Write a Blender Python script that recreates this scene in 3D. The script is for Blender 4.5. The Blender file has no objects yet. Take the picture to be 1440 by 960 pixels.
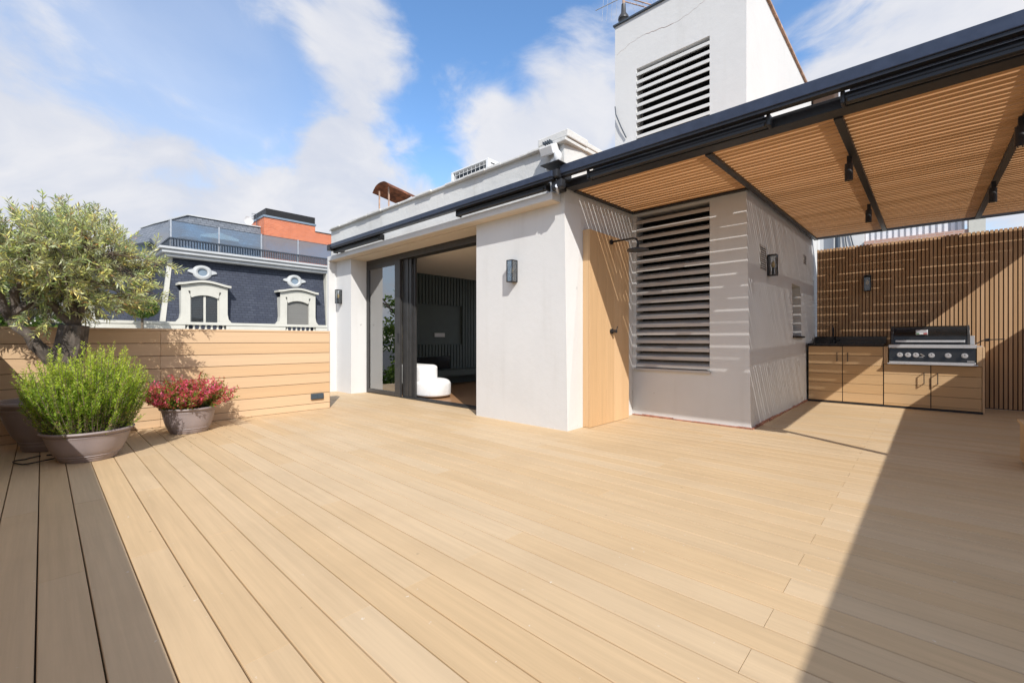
import bpy, math, random
from mathutils import Vector, Matrix, noise as mnoise
R = random.Random(7)
sc = bpy.context.scene
COL = sc.collection
rad = math.radians

# ------------------------------------------------------------------ camera frame
A = rad(43.14); SA, CA = math.sin(A), math.cos(A)
F = 619.0; CX, CY = 720.0, 478.0
def px(u, v, z):
    r = SA*u-CA*v; f = CA*u+SA*v
    return CX+F*r/f, CY-F*(z-1)/f
def direction(x, y):
    r = (x-CX)/F; zz = (CY-y)/F
    return Vector((SA*r+CA, -CA*r+SA, zz)).normalized()

# ------------------------------------------------------------------ node helpers
def new_mat(name):
    m = bpy.data.materials.new(name); m.use_nodes = True
    nt = m.node_tree
    return m, nt, nt.nodes['Principled BSDF']
def N(nt, typ, **kw):
    n = nt.nodes.new(typ)
    for k, v in kw.items():
        if k.startswith('i_'):
            n.inputs[k[2:].replace('_', ' ')].default_value = v
        else: setattr(n, k, v)
    return n
def L(nt, a, b): nt.links.new(a, b)
def mathn(nt, op, a, b=None, c=None, clamp=False):
    n = nt.nodes.new('ShaderNodeMath'); n.operation = op; n.use_clamp = clamp
    for i, s in enumerate((a, b, c)):
        if s is None: continue
        if isinstance(s, (int, float)): n.inputs[i].default_value = s
        else: nt.links.new(s, n.inputs[i])
    return n.outputs[0]
def mixc(nt, fac, a, b, mode='MIX'):
    n = nt.nodes.new('ShaderNodeMix'); n.data_type = 'RGBA'; n.blend_type = mode
    if isinstance(fac, (int, float)): n.inputs[0].default_value = fac
    else: nt.links.new(fac, n.inputs[0])
    for s, i in ((a, 6), (b, 7)):
        if isinstance(s, tuple): n.inputs[i].default_value = (*s, 1)
        else: nt.links.new(s, n.inputs[i])
    return n.outputs[2]
def coords(nt, scale=(1, 1, 1)):
    tc = nt.nodes.new('ShaderNodeTexCoord'); mp = nt.nodes.new('ShaderNodeMapping')
    mp.inputs['Scale'].default_value = scale
    nt.links.new(tc.outputs['Object'], mp.inputs['Vector'])
    return mp.outputs[0]
def noise(nt, vec, scale, detail=4, rough=.55):
    n = nt.nodes.new('ShaderNodeTexNoise'); n.inputs['Scale'].default_value = scale
    n.inputs['Detail'].default_value = detail; n.inputs['Roughness'].default_value = rough
    nt.links.new(vec, n.inputs['Vector']); return n.outputs['Fac']
def ramp(nt, fac, lo, hi, a=0.0, b=1.0):
    n = nt.nodes.new('ShaderNodeMapRange'); n.interpolation_type = 'SMOOTHSTEP'
    n.inputs[1].default_value = lo; n.inputs[2].default_value = hi
    n.inputs[3].default_value = a; n.inputs[4].default_value = b
    nt.links.new(fac, n.inputs[0]); return n.outputs[0]
def bump(nt, bs, h, strength, dist):
    b = nt.nodes.new('ShaderNodeBump'); b.inputs['Strength'].default_value = strength
    b.inputs['Distance'].default_value = dist
    nt.links.new(h, b.inputs['Height']); nt.links.new(b.outputs[0], bs.inputs['Normal'])

def plain(name, col, rough=.6, metal=0.0, var=.08, scale=6, bmp=0.0):
    m, nt, bs = new_mat(name)
    v = coords(nt)
    n = noise(nt, v, scale, 5)
    d = tuple(c*(1-var) for c in col); h = tuple(min(1, c*(1+var)) for c in col)
    L(nt, mixc(nt, ramp(nt, n, .3, .7), d, h), bs.inputs['Base Color'])
    L(nt, mathn(nt, 'ADD', mathn(nt, 'MULTIPLY', n, .16), rough-.08), bs.inputs['Roughness'])
    bs.inputs['Metallic'].default_value = metal
    if bmp: bump(nt, bs, noise(nt, v, scale*12, 3), .5, bmp)
    return m

def wood(name, col, axis, streak=.10, var=.12, rough=.55, marks=False, dark=None):
    """composite boards; grain runs along axis (0,1,2). attribute 'rnd' varies per board."""
    m, nt, bs = new_mat(name)
    s = [38, 38, 38]; s[axis] = 1.1
    v = coords(nt, tuple(s))
    g = noise(nt, v, 1.0, 6, .65)
    s2 = [9, 9, 9]; s2[axis] = .7
    g2 = noise(nt, coords(nt, tuple(s2)), 1.0, 4, .6)
    at = N(nt, 'ShaderNodeAttribute', attribute_name='rnd')
    at.attribute_type = 'GEOMETRY'
    r = at.outputs['Fac']
    f = mathn(nt, 'ADD', mathn(nt, 'MULTIPLY', mathn(nt, 'SUBTRACT', g, .5), streak*3.2),
              mathn(nt, 'MULTIPLY', mathn(nt, 'SUBTRACT', g2, .5), streak*2.2))
    f = mathn(nt, 'ADD', f, mathn(nt, 'MULTIPLY', mathn(nt, 'SUBTRACT', r, .5), var*2))
    f = mathn(nt, 'ADD', f, 1.0)
    mul = N(nt, 'ShaderNodeVectorMath', operation='SCALE')
    hue = mixc(nt, r, tuple(c*k for c, k in zip(col, (1.03, .985, .93))), tuple(c*k for c, k in zip(col, (.985, 1.0, 1.05))))
    L(nt, hue, mul.inputs[0]); L(nt, f, mul.inputs['Scale'])
    c = mul.outputs[0]
    if marks:
        v3 = coords(nt)
        n3 = noise(nt, v3, 1.3, 5, .6)
        c = mixc(nt, ramp(nt, n3, .42, .75, 0, .34), c, (col[0]*.78, col[1]*.75, col[2]*.72))
        sp = noise(nt, v3, 26, 3, .6)
        c = mixc(nt, ramp(nt, sp, .70, .76, 0, .6), c, (.75, .72, .66))
        sd = noise(nt, coords(nt, (1, 1.3, 1)), 17, 2, .5)
        c = mixc(nt, ramp(nt, sd, .74, .80, 0, .4), c, (.16, .12, .09))
    L(nt, c, bs.inputs['Base Color'])
    bs.inputs['Roughness'].default_value = rough
    bs.inputs['Specular IOR Level'].default_value = .3
    bump(nt, bs, g, .35, .0012)
    return m

def plaster(name, col, stain=.1, bmp=.004, cracks=False):
    m, nt, bs = new_mat(name)
    v = coords(nt)
    n1 = noise(nt, v, 1.1, 6, .6); n2 = noise(nt, v, 14, 5, .6); n3 = noise(nt, v, 90, 3)
    vs = noise(nt, coords(nt, (5, 5, .6)), 1.0, 5, .6)
    c = mixc(nt, ramp(nt, n1, .35, .75, 0, 1), col, tuple(x*(1-stain) for x in col))
    c = mixc(nt, ramp(nt, vs, .52, .8, 0, stain*3.5), c, (col[0]*.72, col[1]*.70, col[2]*.66))
    sp = noise(nt, v, 8, 2, .5)
    c = mixc(nt, ramp(nt, sp, .76, .80, 0, .35), c, (.25, .22, .19))
    L(nt, c, bs.inputs['Base Color']); bs.inputs['Roughness'].default_value = .88
    bs.inputs['Specular IOR Level'].default_value = .2
    h = mathn(nt, 'ADD', n2, mathn(nt, 'MULTIPLY', n3, .25))
    h = mathn(nt, 'ADD', h, mathn(nt, 'MULTIPLY', n1, 1.6))
    bump(nt, bs, h, .55, bmp)
    return m

def brickm(name, c1, c2, mortar, scale, bw=.5, rh=.25, ms=.02, vert=True, bmp=.01, rot=True):
    m, nt, bs = new_mat(name)
    tc = nt.nodes.new('ShaderNodeTexCoord'); sp = nt.nodes.new('ShaderNodeSeparateXYZ')
    L(nt, tc.outputs['Object'], sp.inputs[0])
    cb = nt.nodes.new('ShaderNodeCombineXYZ')
    L(nt, mathn(nt, 'ADD', sp.outputs[0], sp.outputs[1]), cb.inputs[0]); L(nt, sp.outputs[2], cb.inputs[1])
    b = nt.nodes.new('ShaderNodeTexBrick')
    b.inputs['Color1'].default_value = (*c1, 1); b.inputs['Color2'].default_value = (*c2, 1)
    b.inputs['Mortar'].default_value = (*mortar, 1); b.inputs['Scale'].default_value = scale
    b.inputs['Brick Width'].default_value = bw; b.inputs['Row Height'].default_value = rh
    b.inputs['Mortar Size'].default_value = ms
    L(nt, cb.outputs[0], b.inputs['Vector'])
    n = noise(nt, tc.outputs['Object'], 2.5, 6, .65)
    c = mixc(nt, ramp(nt, n, .3, .75, 0, .35), b.outputs['Color'], tuple(x*.6 for x in c1))
    L(nt, c, bs.inputs['Base Color']); bs.inputs['Roughness'].default_value = .7
    bump(nt, bs, b.outputs['Fac'], -.5, bmp)
    return m

def leafm(name, cols, trans=.35, under=None, rough=.5):
    m, nt, bs = new_mat(name)
    at = N(nt, 'ShaderNodeAttribute', attribute_name='rnd'); at.attribute_type = 'GEOMETRY'
    cr = nt.nodes.new('ShaderNodeValToRGB'); L(nt, at.outputs['Fac'], cr.inputs[0])
    el = cr.color_ramp.elements
    for i, (p, c) in enumerate(cols):
        e = el[i] if i < 2 else el.new(p)
        e.position = p; e.color = (*c, 1)
    c = cr.outputs[0]
    if under:
        g = nt.nodes.new('ShaderNodeNewGeometry')
        c = mixc(nt, mathn(nt, 'MULTIPLY', g.outputs['Backfacing'], .7), c, under)
    L(nt, c, bs.inputs['Base Color']); bs.inputs['Roughness'].default_value = rough
    tr = nt.nodes.new('ShaderNodeBsdfTranslucent'); L(nt, c, tr.inputs[0])
    mx = nt.nodes.new('ShaderNodeMixShader'); mx.inputs[0].default_value = trans
    L(nt, bs.outputs[0], mx.inputs[1]); L(nt, tr.outputs[0], mx.inputs[2])
    L(nt, mx.outputs[0], nt.nodes['Material Output'].inputs[0])
    return m

def glass(name, refl=.3, tint=(.8, .85, .86), rough=0.0):
    m, nt, bs = new_mat(name)
    t = nt.nodes.new('ShaderNodeBsdfTransparent'); t.inputs[0].default_value = (*tint, 1)
    g = nt.nodes.new('ShaderNodeBsdfGlossy'); g.inputs[1 if 'Roughness' not in g.inputs else 'Roughness'].default_value = rough
    lw = nt.nodes.new('ShaderNodeLayerWeight'); lw.inputs[0].default_value = .35
    f = mathn(nt, 'ADD', mathn(nt, 'MULTIPLY', lw.outputs['Fresnel'], .6), refl, clamp=True)
    mx = nt.nodes.new('ShaderNodeMixShader'); L(nt, f, mx.inputs[0])
    L(nt, t.outputs[0], mx.inputs[1]); L(nt, g.outputs[0], mx.inputs[2])
    L(nt, mx.outputs[0], nt.nodes['Material Output'].inputs[0])
    return m

# ------------------------------------------------------------------ mesh helpers
class MB:
    def __init__(s): s.v = []; s.f = []; s.r = []; s.cur = .5
    def add(s, vs, fs, rnd=None):
        o = len(s.v); s.v += [tuple(p) for p in vs]
        r = s.cur if rnd is None else rnd
        for f in fs: s.f.append(tuple(i+o for i in f)); s.r.append(r)
        return s
    def box(s, x0, x1, y0, y1, z0, z1, rnd=None):
        if x0 > x1: x0, x1 = x1, x0
        if y0 > y1: y0, y1 = y1, y0
        vs = [(x0,y0,z0),(x1,y0,z0),(x1,y1,z0),(x0,y1,z0),(x0,y0,z1),(x1,y0,z1),(x1,y1,z1),(x0,y1,z1)]
        return s.add(vs, [(3,2,1,0),(4,5,6,7),(0,1,5,4),(1,2,6,5),(2,3,7,6),(3,0,4,7)], rnd)
    def quad(s, a, b, c, d, rnd=None): return s.add([a, b, c, d], [(0, 1, 2, 3)], rnd)
    def prism(s, poly, axis, a, b, rnd=None):
        """poly: 2D points (in the two other axes, order x<y<z), extruded along axis a..b"""
        n = len(poly); vs = []
        for t in (a, b):
            for p in poly:
                q = list(p); q.insert(axis, t); vs.append(tuple(q))
        fs = [tuple(range(n-1, -1, -1)), tuple(range(n, 2*n))]
        fs += [(i, (i+1) % n, n+(i+1) % n, n+i) for i in range(n)]
        return s.add(vs, fs, rnd)
    def tube(s, pts, radii, n=8, rnd=None, cap=True):
        pts = [Vector(p) for p in pts]
        if isinstance(radii, (int, float)): radii = [radii]*len(pts)
        vs = []; ref = None
        for i, p in enumerate(pts):
            t = (pts[min(i+1, len(pts)-1)]-pts[max(i-1, 0)]).normalized()
            if ref is None:
                ref = Vector((0, 0, 1)) if abs(t.z) < .9 else Vector((1, 0, 0))
            a = t.cross(ref).normalized(); b = a.cross(t).normalized(); ref = b
            for k in range(n):
                th = 2*math.pi*k/n
                vs.append(p+(a*math.cos(th)+b*math.sin(th))*radii[i])
        fs = []
        for i in range(len(pts)-1):
            for k in range(n):
                fs.append((i*n+k, i*n+(k+1) % n, (i+1)*n+(k+1) % n, (i+1)*n+k))
        if cap:
            fs.append(tuple(range(n-1, -1, -1))); m = (len(pts)-1)*n
            fs.append(tuple(range(m, m+n)))
        return s.add(vs, fs, rnd)
    def lathe(s, prof, c, n=40, rnd=None, sx=1.0, sy=1.0):
        vs = []; m = len(prof)
        for (r, z) in prof:
            for k in range(n):
                th = 2*math.pi*k/n
                vs.append((c[0]+r*sx*math.cos(th), c[1]+r*sy*math.sin(th), c[2]+z))
        fs = [(i*n+k, i*n+(k+1) % n, (i+1)*n+(k+1) % n, (i+1)*n+k) for i in range(m-1) for k in range(n)]
        fs.append(tuple(range(n-1, -1, -1)))
        fs.append(tuple(range((m-1)*n, m*n)))
        return s.add(vs, fs, rnd)
    def rot(s, start, pivot, axis, ang):
        M = Matrix.Rotation(ang, 3, axis); p = Vector(pivot)
        for i in range(start, len(s.v)): s.v[i] = tuple(M @ (Vector(s.v[i])-p)+p)
        return s
    def build(s, name, mat, parent=None, smooth=False, bevel=0.0, seg=2, auto=False):
        me = bpy.data.meshes.new(name)
        off = Vector((0, 0, 0)); q = parent
        while q is not None: off += q.location; q = q.parent
        me.from_pydata([tuple(Vector(p)-off) for p in s.v], [], s.f); me.validate(clean_customdata=False)
        at = me.attributes.new('rnd', 'FLOAT', 'FACE')
        if len(at.data) == len(s.r): at.data.foreach_set('value', s.r)
        me.materials.append(mat)
        if smooth or auto:
            me.polygons.foreach_set('use_smooth', [True]*len(me.polygons))
            if auto: me.set_sharp_from_angle(angle=rad(35))
        me.update()
        o = bpy.data.objects.new(name, me); COL.objects.link(o)
        if parent is not None: o.parent = parent
        if bevel:
            b = o.modifiers.new('bevel', 'BEVEL'); b.width = bevel; b.segments = seg; b.limit_method = 'ANGLE'
            b.angle_limit = rad(40)
        return o
def thing(name, label, cat, loc, group=None):
    o = bpy.data.objects.new(name, None); COL.objects.link(o); o.location = loc
    o.empty_display_size = .1
    o['label'] = label; o['category'] = cat
    if group: o['group'] = group
    return o
def tag(o, label, cat, group=None):
    o['label'] = label; o['category'] = cat
    if group: o['group'] = group
    return o
def struct(o, kind='structure'): o['kind'] = kind; return o
def dup(root, loc, label, parts=True):
    r = root.copy(); COL.objects.link(r); r.location = loc; r['label'] = label
    for ch in list(root.children):
        c = ch.copy(); COL.objects.link(c); c.parent = r
        for g in list(ch.children):
            d = g.copy(); COL.objects.link(d); d.parent = c
    return r

# ------------------------------------------------------------------ materials
M = {}
M['deck'] = wood('deck_boards', (.578, .428, .258), 1, .12, .040, .6, marks=True)
M['clad_x'] = wood('cladding_horizontal', (.62, .43, .255), 0, .07, .06, .6)
M['clad_y'] = wood('cladding_horizontal_side', (.58, .385, .20), 1, .07, .05, .6)
M['clad_z'] = wood('cladding_vertical', (.64, .43, .235), 2, .09, .13, .6)
M['slat_z'] = wood('fence_slats', (.52, .33, .18), 2, .12, .14, .6)
M['slat_y'] = wood('roof_slats', (.56, .32, .15), 1, .10, .14, .55)
M['backing'] = plain('dark_backing', (.07, .038, .022), .8)
M['plaster'] = plaster('white_plaster', (.66, .65, .63), .06, .004)
M['plaster_rough'] = plaster('weathered_plaster', (.66, .65, .62), .14, .012)
M['plaster_grey'] = plaster('shaded_side_render', (.62, .575, .54), .08, .004)
M['soffit'] = plaster('soffit_paint', (.66, .57, .47), .06, .002)
M['black'] = plain('black_powder_coat', (.018, .018, .020), .42, .0, .1, 20)
M['navy'] = plain('anthracite_rail', (.040, .050, .078), .32, .3, .12, 12)
M['anthr'] = plain('anthracite_frame', (.055, .053, .052), .38, .3, .1, 10)
M['tube'] = plain('black_cassette', (.02, .02, .023), .35, .2, .1, 10)
M['stone'] = plain('black_granite', (.012, .012, .015), .12, 0, .4, 120)
M['terracotta'] = plain('terracotta_edge', (.38, .17, .11), .85, 0, .25, 18, .003)
M['steel'] = plain('brushed_steel', (.62, .62, .63), .34, .6, .02, 8)
M['darkenamel'] = plain('dark_enamel', (.02, .019, .018), .22, .3, .15, 10)
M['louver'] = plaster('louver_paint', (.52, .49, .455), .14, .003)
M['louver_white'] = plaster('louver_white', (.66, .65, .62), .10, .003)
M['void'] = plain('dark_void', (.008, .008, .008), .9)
M['green'] = plain('dark_green_paint', (.085, .108, .100), .5, 0, .06, 4)
M['oak'] = wood('oak_floor', (.36, .20, .10), 0, .10, .1, .35)
M['ceil'] = plain('room_ceiling', (.74, .66, .56), .85, 0, .02)
M['boucle'] = plain('white_boucle', (.80, .79, .77), .95, 0, .03, 30, .006)
M['glass'] = glass('door_glass', .40, (.74, .80, .78))
M['lampglass'] = glass('lamp_glass', .02, (.92, .94, .95))
M['balglass'] = glass('balustrade_glass', .26, (.50, .64, .76))
M['pot'] = plain('taupe_planter', (.30, .245, .235), .5, 0, .10, 5, .001)
M['soil'] = plain('potting_soil', (.045, .028, .018), .95, 0, .4, 30, .01)
M['bark'] = plain('olive_bark', (.13, .105, .085), .95, 0, .45, 14, .03)
M['twig'] = plain('twig_bark', (.17, .13, .09), .9, 0, .3, 10)
M['olive'] = leafm('olive_leaves', [(0, (.07, .13, .03)), (.25, (.20, .28, .08)), (.5, (.45, .50, .15)), (.75, (.72, .69, .21)), (.93, (.78, .58, .14)), (1, (.55, .28, .10))], .25, (.46, .49, .34), .42)
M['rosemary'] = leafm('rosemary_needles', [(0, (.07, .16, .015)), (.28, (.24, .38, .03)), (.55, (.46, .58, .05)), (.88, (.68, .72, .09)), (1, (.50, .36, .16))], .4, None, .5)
M['red'] = leafm('red_leaves', [(0, (.07, .13, .015)), (.32, (.24, .34, .04)), (.44, (.32, .16, .05)), (.55, (.45, .07, .05)), (.8, (.74, .10, .15)), (1, (.90, .18, .34))], .35)
M['farleaf'] = leafm('far_leaves', [(0, (.05, .10, .012)), (.5, (.14, .24, .03)), (1, (.30, .36, .06))], .35)
M['slate'] = brickm('slate_tiles', (.038, .046, .072), (.060, .070, .098), (.016, .018, .028), 1, .30, .14, .012)
M['slate2'] = brickm('grey_slate', (.14, .16, .19), (.22, .24, .27), (.09, .10, .12), 1, .30, .16, .02)
M['brick'] = brickm('orange_brick', (.66, .17, .06), (.52, .12, .045), (.60, .30, .2), 1, .24, .075, .012)
M['brick2'] = brickm('pale_brick', (.55, .30, .22), (.48, .24, .17), (.5, .42, .36), 1, .24, .075, .012)
M['stonew'] = plaster('white_stone', (.60, .58, .51), .10, .01)
M['cornice'] = plaster('cornice_stone', (.54, .55, .55), .12, .01)
M['bars'] = plain('fence_bars', (.06, .075, .095), .5, .3)
M['bluegrey'] = plain('bluegrey_cladding', (.20, .26, .32), .5, 0, .08, 2)
M['pink'] = plain('terrace_tiles', (.50, .33, .33), .7)
M['shutter'] = brickm('roller_shutter', (.26, .25, .23), (.24, .23, .21), (.11, .11, .10), 1, 9.0, .06, .015)
M['blind'] = brickm('dark_blind', (.09, .085, .08), (.08, .075, .07), (.04, .04, .04), 1, 9.0, .09, .02)
M['white'] = plain('white_plastic', (.74, .74, .73), .5, 0, .04)
M['rust'] = plain('rusty_sheet', (.17, .06, .028), .85, 0, .55, 9, .004)
M['rustdark'] = plain('rusted_post', (.45, .30, .22), .85, 0, .3, 9)
M['corr'] = plain('corrugated_white', (.70, .71, .72), .5, 0, .06, 3)
M['street'] = plain('street_asphalt', (.07, .07, .07), .9, 0, .2, .2)
M['cityrender'] = plaster('city_render', (.55, .52, .46), .12, .01)
M['alum'] = plain('aluminium', (.6, .6, .6), .35, .8)
M['cable'] = plain('black_cable', (.012, .012, .012), .5)
M['socket'] = plain('slate_blue_plastic', (.05, .07, .09), .35)

# emissive-free bulb filament colour
M['bulb'] = plain('amber_bulb', (.75, .52, .22), .2)

# ------------------------------------------------------------------ ground / deck
mb = MB(); mb.box(-3000, 3000, -3000, 3000, -18.4, -18.2); struct(mb.build('street_ground', M['street']))
mb = MB(); mb.box(-.6, 9.9, -2.3, 9.0, -.45, -.030); struct(mb.build('terrace_slab', M['backing']))

mb = MB(); P = .1448; U0 = -.0152; gap = .0050
i = -4
while True:
    a = U0+i*P; b = a+P
    if a > 9.44: break
    a2 = max(a+gap/2, -.50); b2 = min(b-gap/2, 9.46)
    if b2-a2 > .02:
        s0 = .41 if i % 2 == 0 else 1.53
        ys = [-2.1]+[y for y in [s0+2.25*k for k in range(-3, 5)] if -2.1 < y < 8.9]+[8.95]
        for y0, y1 in zip(ys, ys[1:]):
            r = R.random(); bv = .0022; zz = R.uniform(-.0006, .0006)
            y0 += .0006; y1 -= .0006
            vs = [(a2, y0, -.028), (b2, y0, -.028), (b2, y1, -.028), (a2, y1, -.028),
                  (a2, y0, -bv), (b2, y0, -bv), (b2, y1, -bv), (a2, y1, -bv),
                  (a2+bv, y0+bv*.3, zz), (b2-bv, y0+bv*.3, zz), (b2-bv, y1-bv*.3, zz), (a2+bv, y1-bv*.3, zz)]
            mb.add(vs, [(3,2,1,0),(0,1,5,4),(1,2,6,5),(2,3,7,6),(3,0,4,7),(4,5,9,8),(5,6,10,9),(6,7,11,10),(7,4,8,11),(8,9,10,11)], r)
    i += 1
struct(mb.build('deck_floor', M['deck']))

# ------------------------------------------------------------------ clad railing wall (left, two runs)
def clad_wall(name, label, x0, x1, y0, y1, top, face):
    """face: '-y' boards on y0 side running x ; '+x' boards on x1 side running y"""
    t = thing(name, label, 'parapet wall', (x0, y0, 0))
    m = MB(); b = MB(); g = .006; th = .022
    if face == '-y':
        m.box(x0, x1-.004, y0+th, y1, 0, top-.012)
        segs = [x0, x0+1.35, x1] if x1-x0 > 2 else [x0, x1]
    else:
        m.box(x0, x1-th, y0, y1, 0, top-.012)
        segs = [y0, y0+2.2, y0+4.4, y1]
    z = top; k = 0
    while z > .01:
        zl = max(z-.1455+g, .004)
        for a, c in zip(segs, segs[1:]):
            if face == '-y': b.box(a+.001, c-.001, y0, y0+th, zl, z, R.random())
            else: b.box(x1-th, x1, a+.001, c-.001, zl, z, R.random())
        z -= .1455
    m.build('wall_core', M['backing'], t)
    b.build('cladding_boards', M['clad_x' if face == '-y' else 'clad_y'], t, bevel=.0015, seg=1)
    c = MB()
    if face == '-y': c.box(x0-.002, x1+.002, y0-.006, y1+.006, top+.002, top+.026)
    else: c.box(x0-.006, x1+.006, y0, y1-.02, top+.002, top+.026)
    c.build('coping_board', M['clad_x' if face == '-y' else 'clad_y'], t, bevel=.002, seg=1)
    if face == '-y':
        e = MB(); e.box(x1-.004, x1+.012, y0+th+.002, y1-.002, .004, top-.004)
        e.build('end_board', M['clad_z'], t)
    return t
clad_wall('parapet_wall', 'low parapet wall clad in pale horizontal boards behind the planters', -.42, 2.90, 6.40, 6.56, 1.105, '-y')
clad_wall('parapet_wall', 'low board clad parapet wall along the left edge of the terrace, shading the deck', -.60, -.455, -2.1, 6.39, 1.105, '+x')
# socket
t = thing('power_socket', 'dark double power socket on the low right end of the board clad wall', 'socket', (2.72, 6.395, .2))
mb = MB(); mb.box(2.62, 2.80, 6.372, 6.3985, .150, .232); mb.build('socket_box', M['socket'], t, bevel=.006)
for a in (2.632, 2.715):
    mb = MB(); mb.box(a, a+.072, 6.364, 6.371, .158, .224); o = mb.build('socket_cover', M['socket'], t, bevel=.004)

# party wall to the right (throws the big shade)
mb = MB(); mb.prism([(-3.0, -2.25), (9.9, -2.25), (9.9, -2.02), (-3.0, -1.905)], 2, -.4, 2.12)
tag(mb.build('party_wall', M['plaster']), 'white rendered party wall on the right side of the terrace', 'wall')
mb = MB(); mb.box(-3.0, -.58, -2.0, 9.0, -.6, -.05); struct(mb.build('neighbour_roof', M['cityrender']))

# low wooden bench at the right frame edge
t = thing('deck_bench', 'low box bench of pale wood at the right edge of the deck', 'bench', (5.06, -.565, 0))
mb = MB(); mb.box(5.06, 5.50, -1.9, -.573, .02, .32, .5); mb.build('seat_box', M['clad_y'], t, bevel=.006)
mb = MB(); mb.box(5.04, 5.52, -1.92, -.560, .323, .350, .7); mb.build('seat', M['clad_y'], t, bevel=.005)

# ------------------------------------------------------------------ penthouse building
B = thing('penthouse_building', 'white plastered penthouse with sliding door and louvred stair tower', 'building', (3.94, 2.868, 0))
U = 3.94
def corner_batter(m):
    for i, p in enumerate(m.v):
        if abs(p[0]-U) < 1e-4 and abs(p[1]-2.868) < 1e-4:
            m.v[i] = (p[0], 2.858+.045*min(p[2], 2.65)/2.65, p[2])
mb = MB()
mb.box(U, 4.24, 2.868, 4.34, -.02, 2.53)          # column front
mb.box(4.24, 5.43, 2.868, 3.10, -.02, 2.53)       # shower side wall
mb.box(4.24, 4.30, 3.10, 4.34, -.02, 2.53)
corner_batter(mb)
mb.build('column_wall', M['plaster'], B)
mb = MB()
mb.box(U, 4.60, 7.81, 8.46, -.02, 2.53)           # pier
mb.box(3.785, U, 8.405, 8.46, 0, 2.53)            # fin
mb.build('pier_wall', M['plaster'], B)
# parapet band with wavy plaster edge
mb = MB()
mb.box(U, 4.24, 2.868, 8.63, 2.531, 3.17)
corner_batter(mb)
mb.box(4.24, 5.43, 2.868, 3.05, 2.531, 3.17)
mb.build('parapet_band', M['plaster_rough'], B)
mb = MB(); y = 2.84; 
while y < 8.62:
    y2 = min(y+R.uniform(.25, .5), 8.65); d = R.uniform(-.022, .012); h = R.uniform(-.008, .008)
    mb.box(U-.05+d, 4.28, y, y2-.002, 3.171, 3.205+h); y = y2
mb.box(4.281, 5.425, 2.835, 3.08, 3.171, 3.215)
mb.build('parapet_coping', M['plaster_rough'], B, bevel=.006)
mb = MB(); mb.box(3.90, 4.30, 2.825, 3.25, 3.216, 3.30); mb.box(4.301, 5.425, 2.825, 3.02, 3.216, 3.275)
mb.build('corner_block', M['plaster_rough'], B, bevel=.01)
mb = MB(); mb.box(3.785, U-.001, 2.95, 8.46, 2.531, 2.612)
mb.build('door_canopy', M['plaster'], B, bevel=.004)
mb = MB(); mb.box(U+.003, 4.30, 4.34, 7.81, 2.505, 2.530)
mb.box(3.789, U, 2.955, 8.40, 2.524, 2.5305)
mb.build('soffit', M['soffit'], B)
# roof slab
mb = MB(); mb.box(4.24, 9.9, 3.13, 8.5, 2.75, 2.95); mb.build('roof', M['cityrender'], B)
# rest of shell: side walls, back head above an opening added for room light
mb = MB(); mb.box(9.0, 9.25, 3.13, 8.5, 2.46, 2.749); mb.box(4.60, 9.0, 8.10, 8.46, -.02, 2.749)
mb.box(5.63, 9.0, 3.131, 3.25, -.02, 2.749)
mb.build('outer_wall', M['plaster'], B)

# tower + lower box (one shaft)
TZ = 5.33
mb = MB(); Y1, Y2 = 1.448, 3.13
T = .22
def bt(m, k0=0):
    for i, p in enumerate(m.v):
        if abs(p[1]-Y1) < 1e-4:
            m.v[i] = (p[0], 1.418+.048*max(0, min(p[2], 2.65))/2.65, p[2])
X1, X2 = 5.43, 9.86
mb.box(X1, X1+T, Y1, 1.865, -.02, .62); mb.box(X1, X1+T, 1.865, 2.867, -.02, .62)
mb.box(X1, X1+T, Y1, 1.865, .62, 2.65)
mb.box(X1, X1+T, 2.812, 2.867, .62, 2.65)
mb.box(X1, X1+T, Y1, 1.865, 2.65, 3.67); mb.box(X1, X1+T, 1.865, 2.81, 2.65, 3.67); mb.box(X1, X1+T, 2.81, Y2, 2.65, 3.67)
mb.box(X1, X1+T, Y1, 1.865, 3.67, 4.62); mb.box(X1, X1+T, 2.81, Y2, 3.67, 4.62)
mb.box(X1, X1+T, Y1, 1.865, 4.62, TZ); mb.box(X1, X1+T, 1.865, 2.81, 4.62, TZ); mb.box(X1, X1+T, 2.81, Y2, 4.62, TZ)
# right wall with window hole
def strip(xa, xb, za, zb): mb.box(xa, xb, Y1, Y1+T, za, zb)
wx0, wx1, wz0, wz1 = 7.69, 8.31, 1.04, 1.85
for za, zb in ((-.02, wz0), (wz1, 2.65), (2.65, TZ)):
    strip(X1+T, wx0, za, zb); strip(wx0, wx1, za, zb); strip(wx1, X2, za, zb)
strip(X1+T, wx0, wz0, wz1); strip(wx1, X2, wz0, wz1)
mb.box(X1+T, X2, Y2-.2, Y2, 2.951, TZ)
mb.box(X2, X2+.2, Y1, Y2, -.02, TZ)
mb.box(X1+T, X2, Y1+T, Y2-.2, TZ-.2, TZ-.05)
bt(mb)
mb.build('tower_wall', M['plaster'], B)
mb = MB()
mb.box(X1-.025, X2+.2, Y1-.02+.02, Y2+.02, TZ+.001, TZ+.022)
mb.build('tower_coping', M['bars'], B)
mb = MB(); mb.box(X1+.3, X2+.21, Y1-.012, Y1-.001+.02, TZ-.010, TZ+.018); mb.build('tower_edge', M['rustdark'], B)
# small crack as thin recessed-looking filler line on the tower face
mb = MB(); pts = []
for k in range(40):
    f = k/39; pts.append((X1-.0006, 3.10-1.32*f, 4.93+.16*f+.05*math.sin(f*7)+R.uniform(-.008, .008)))
mb.tube(pts, [.0026 if 12 < k < 24 else .0012 for k in range(40)], 4); mb.build('plaster_crack', M['rustdark'], B)
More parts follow.
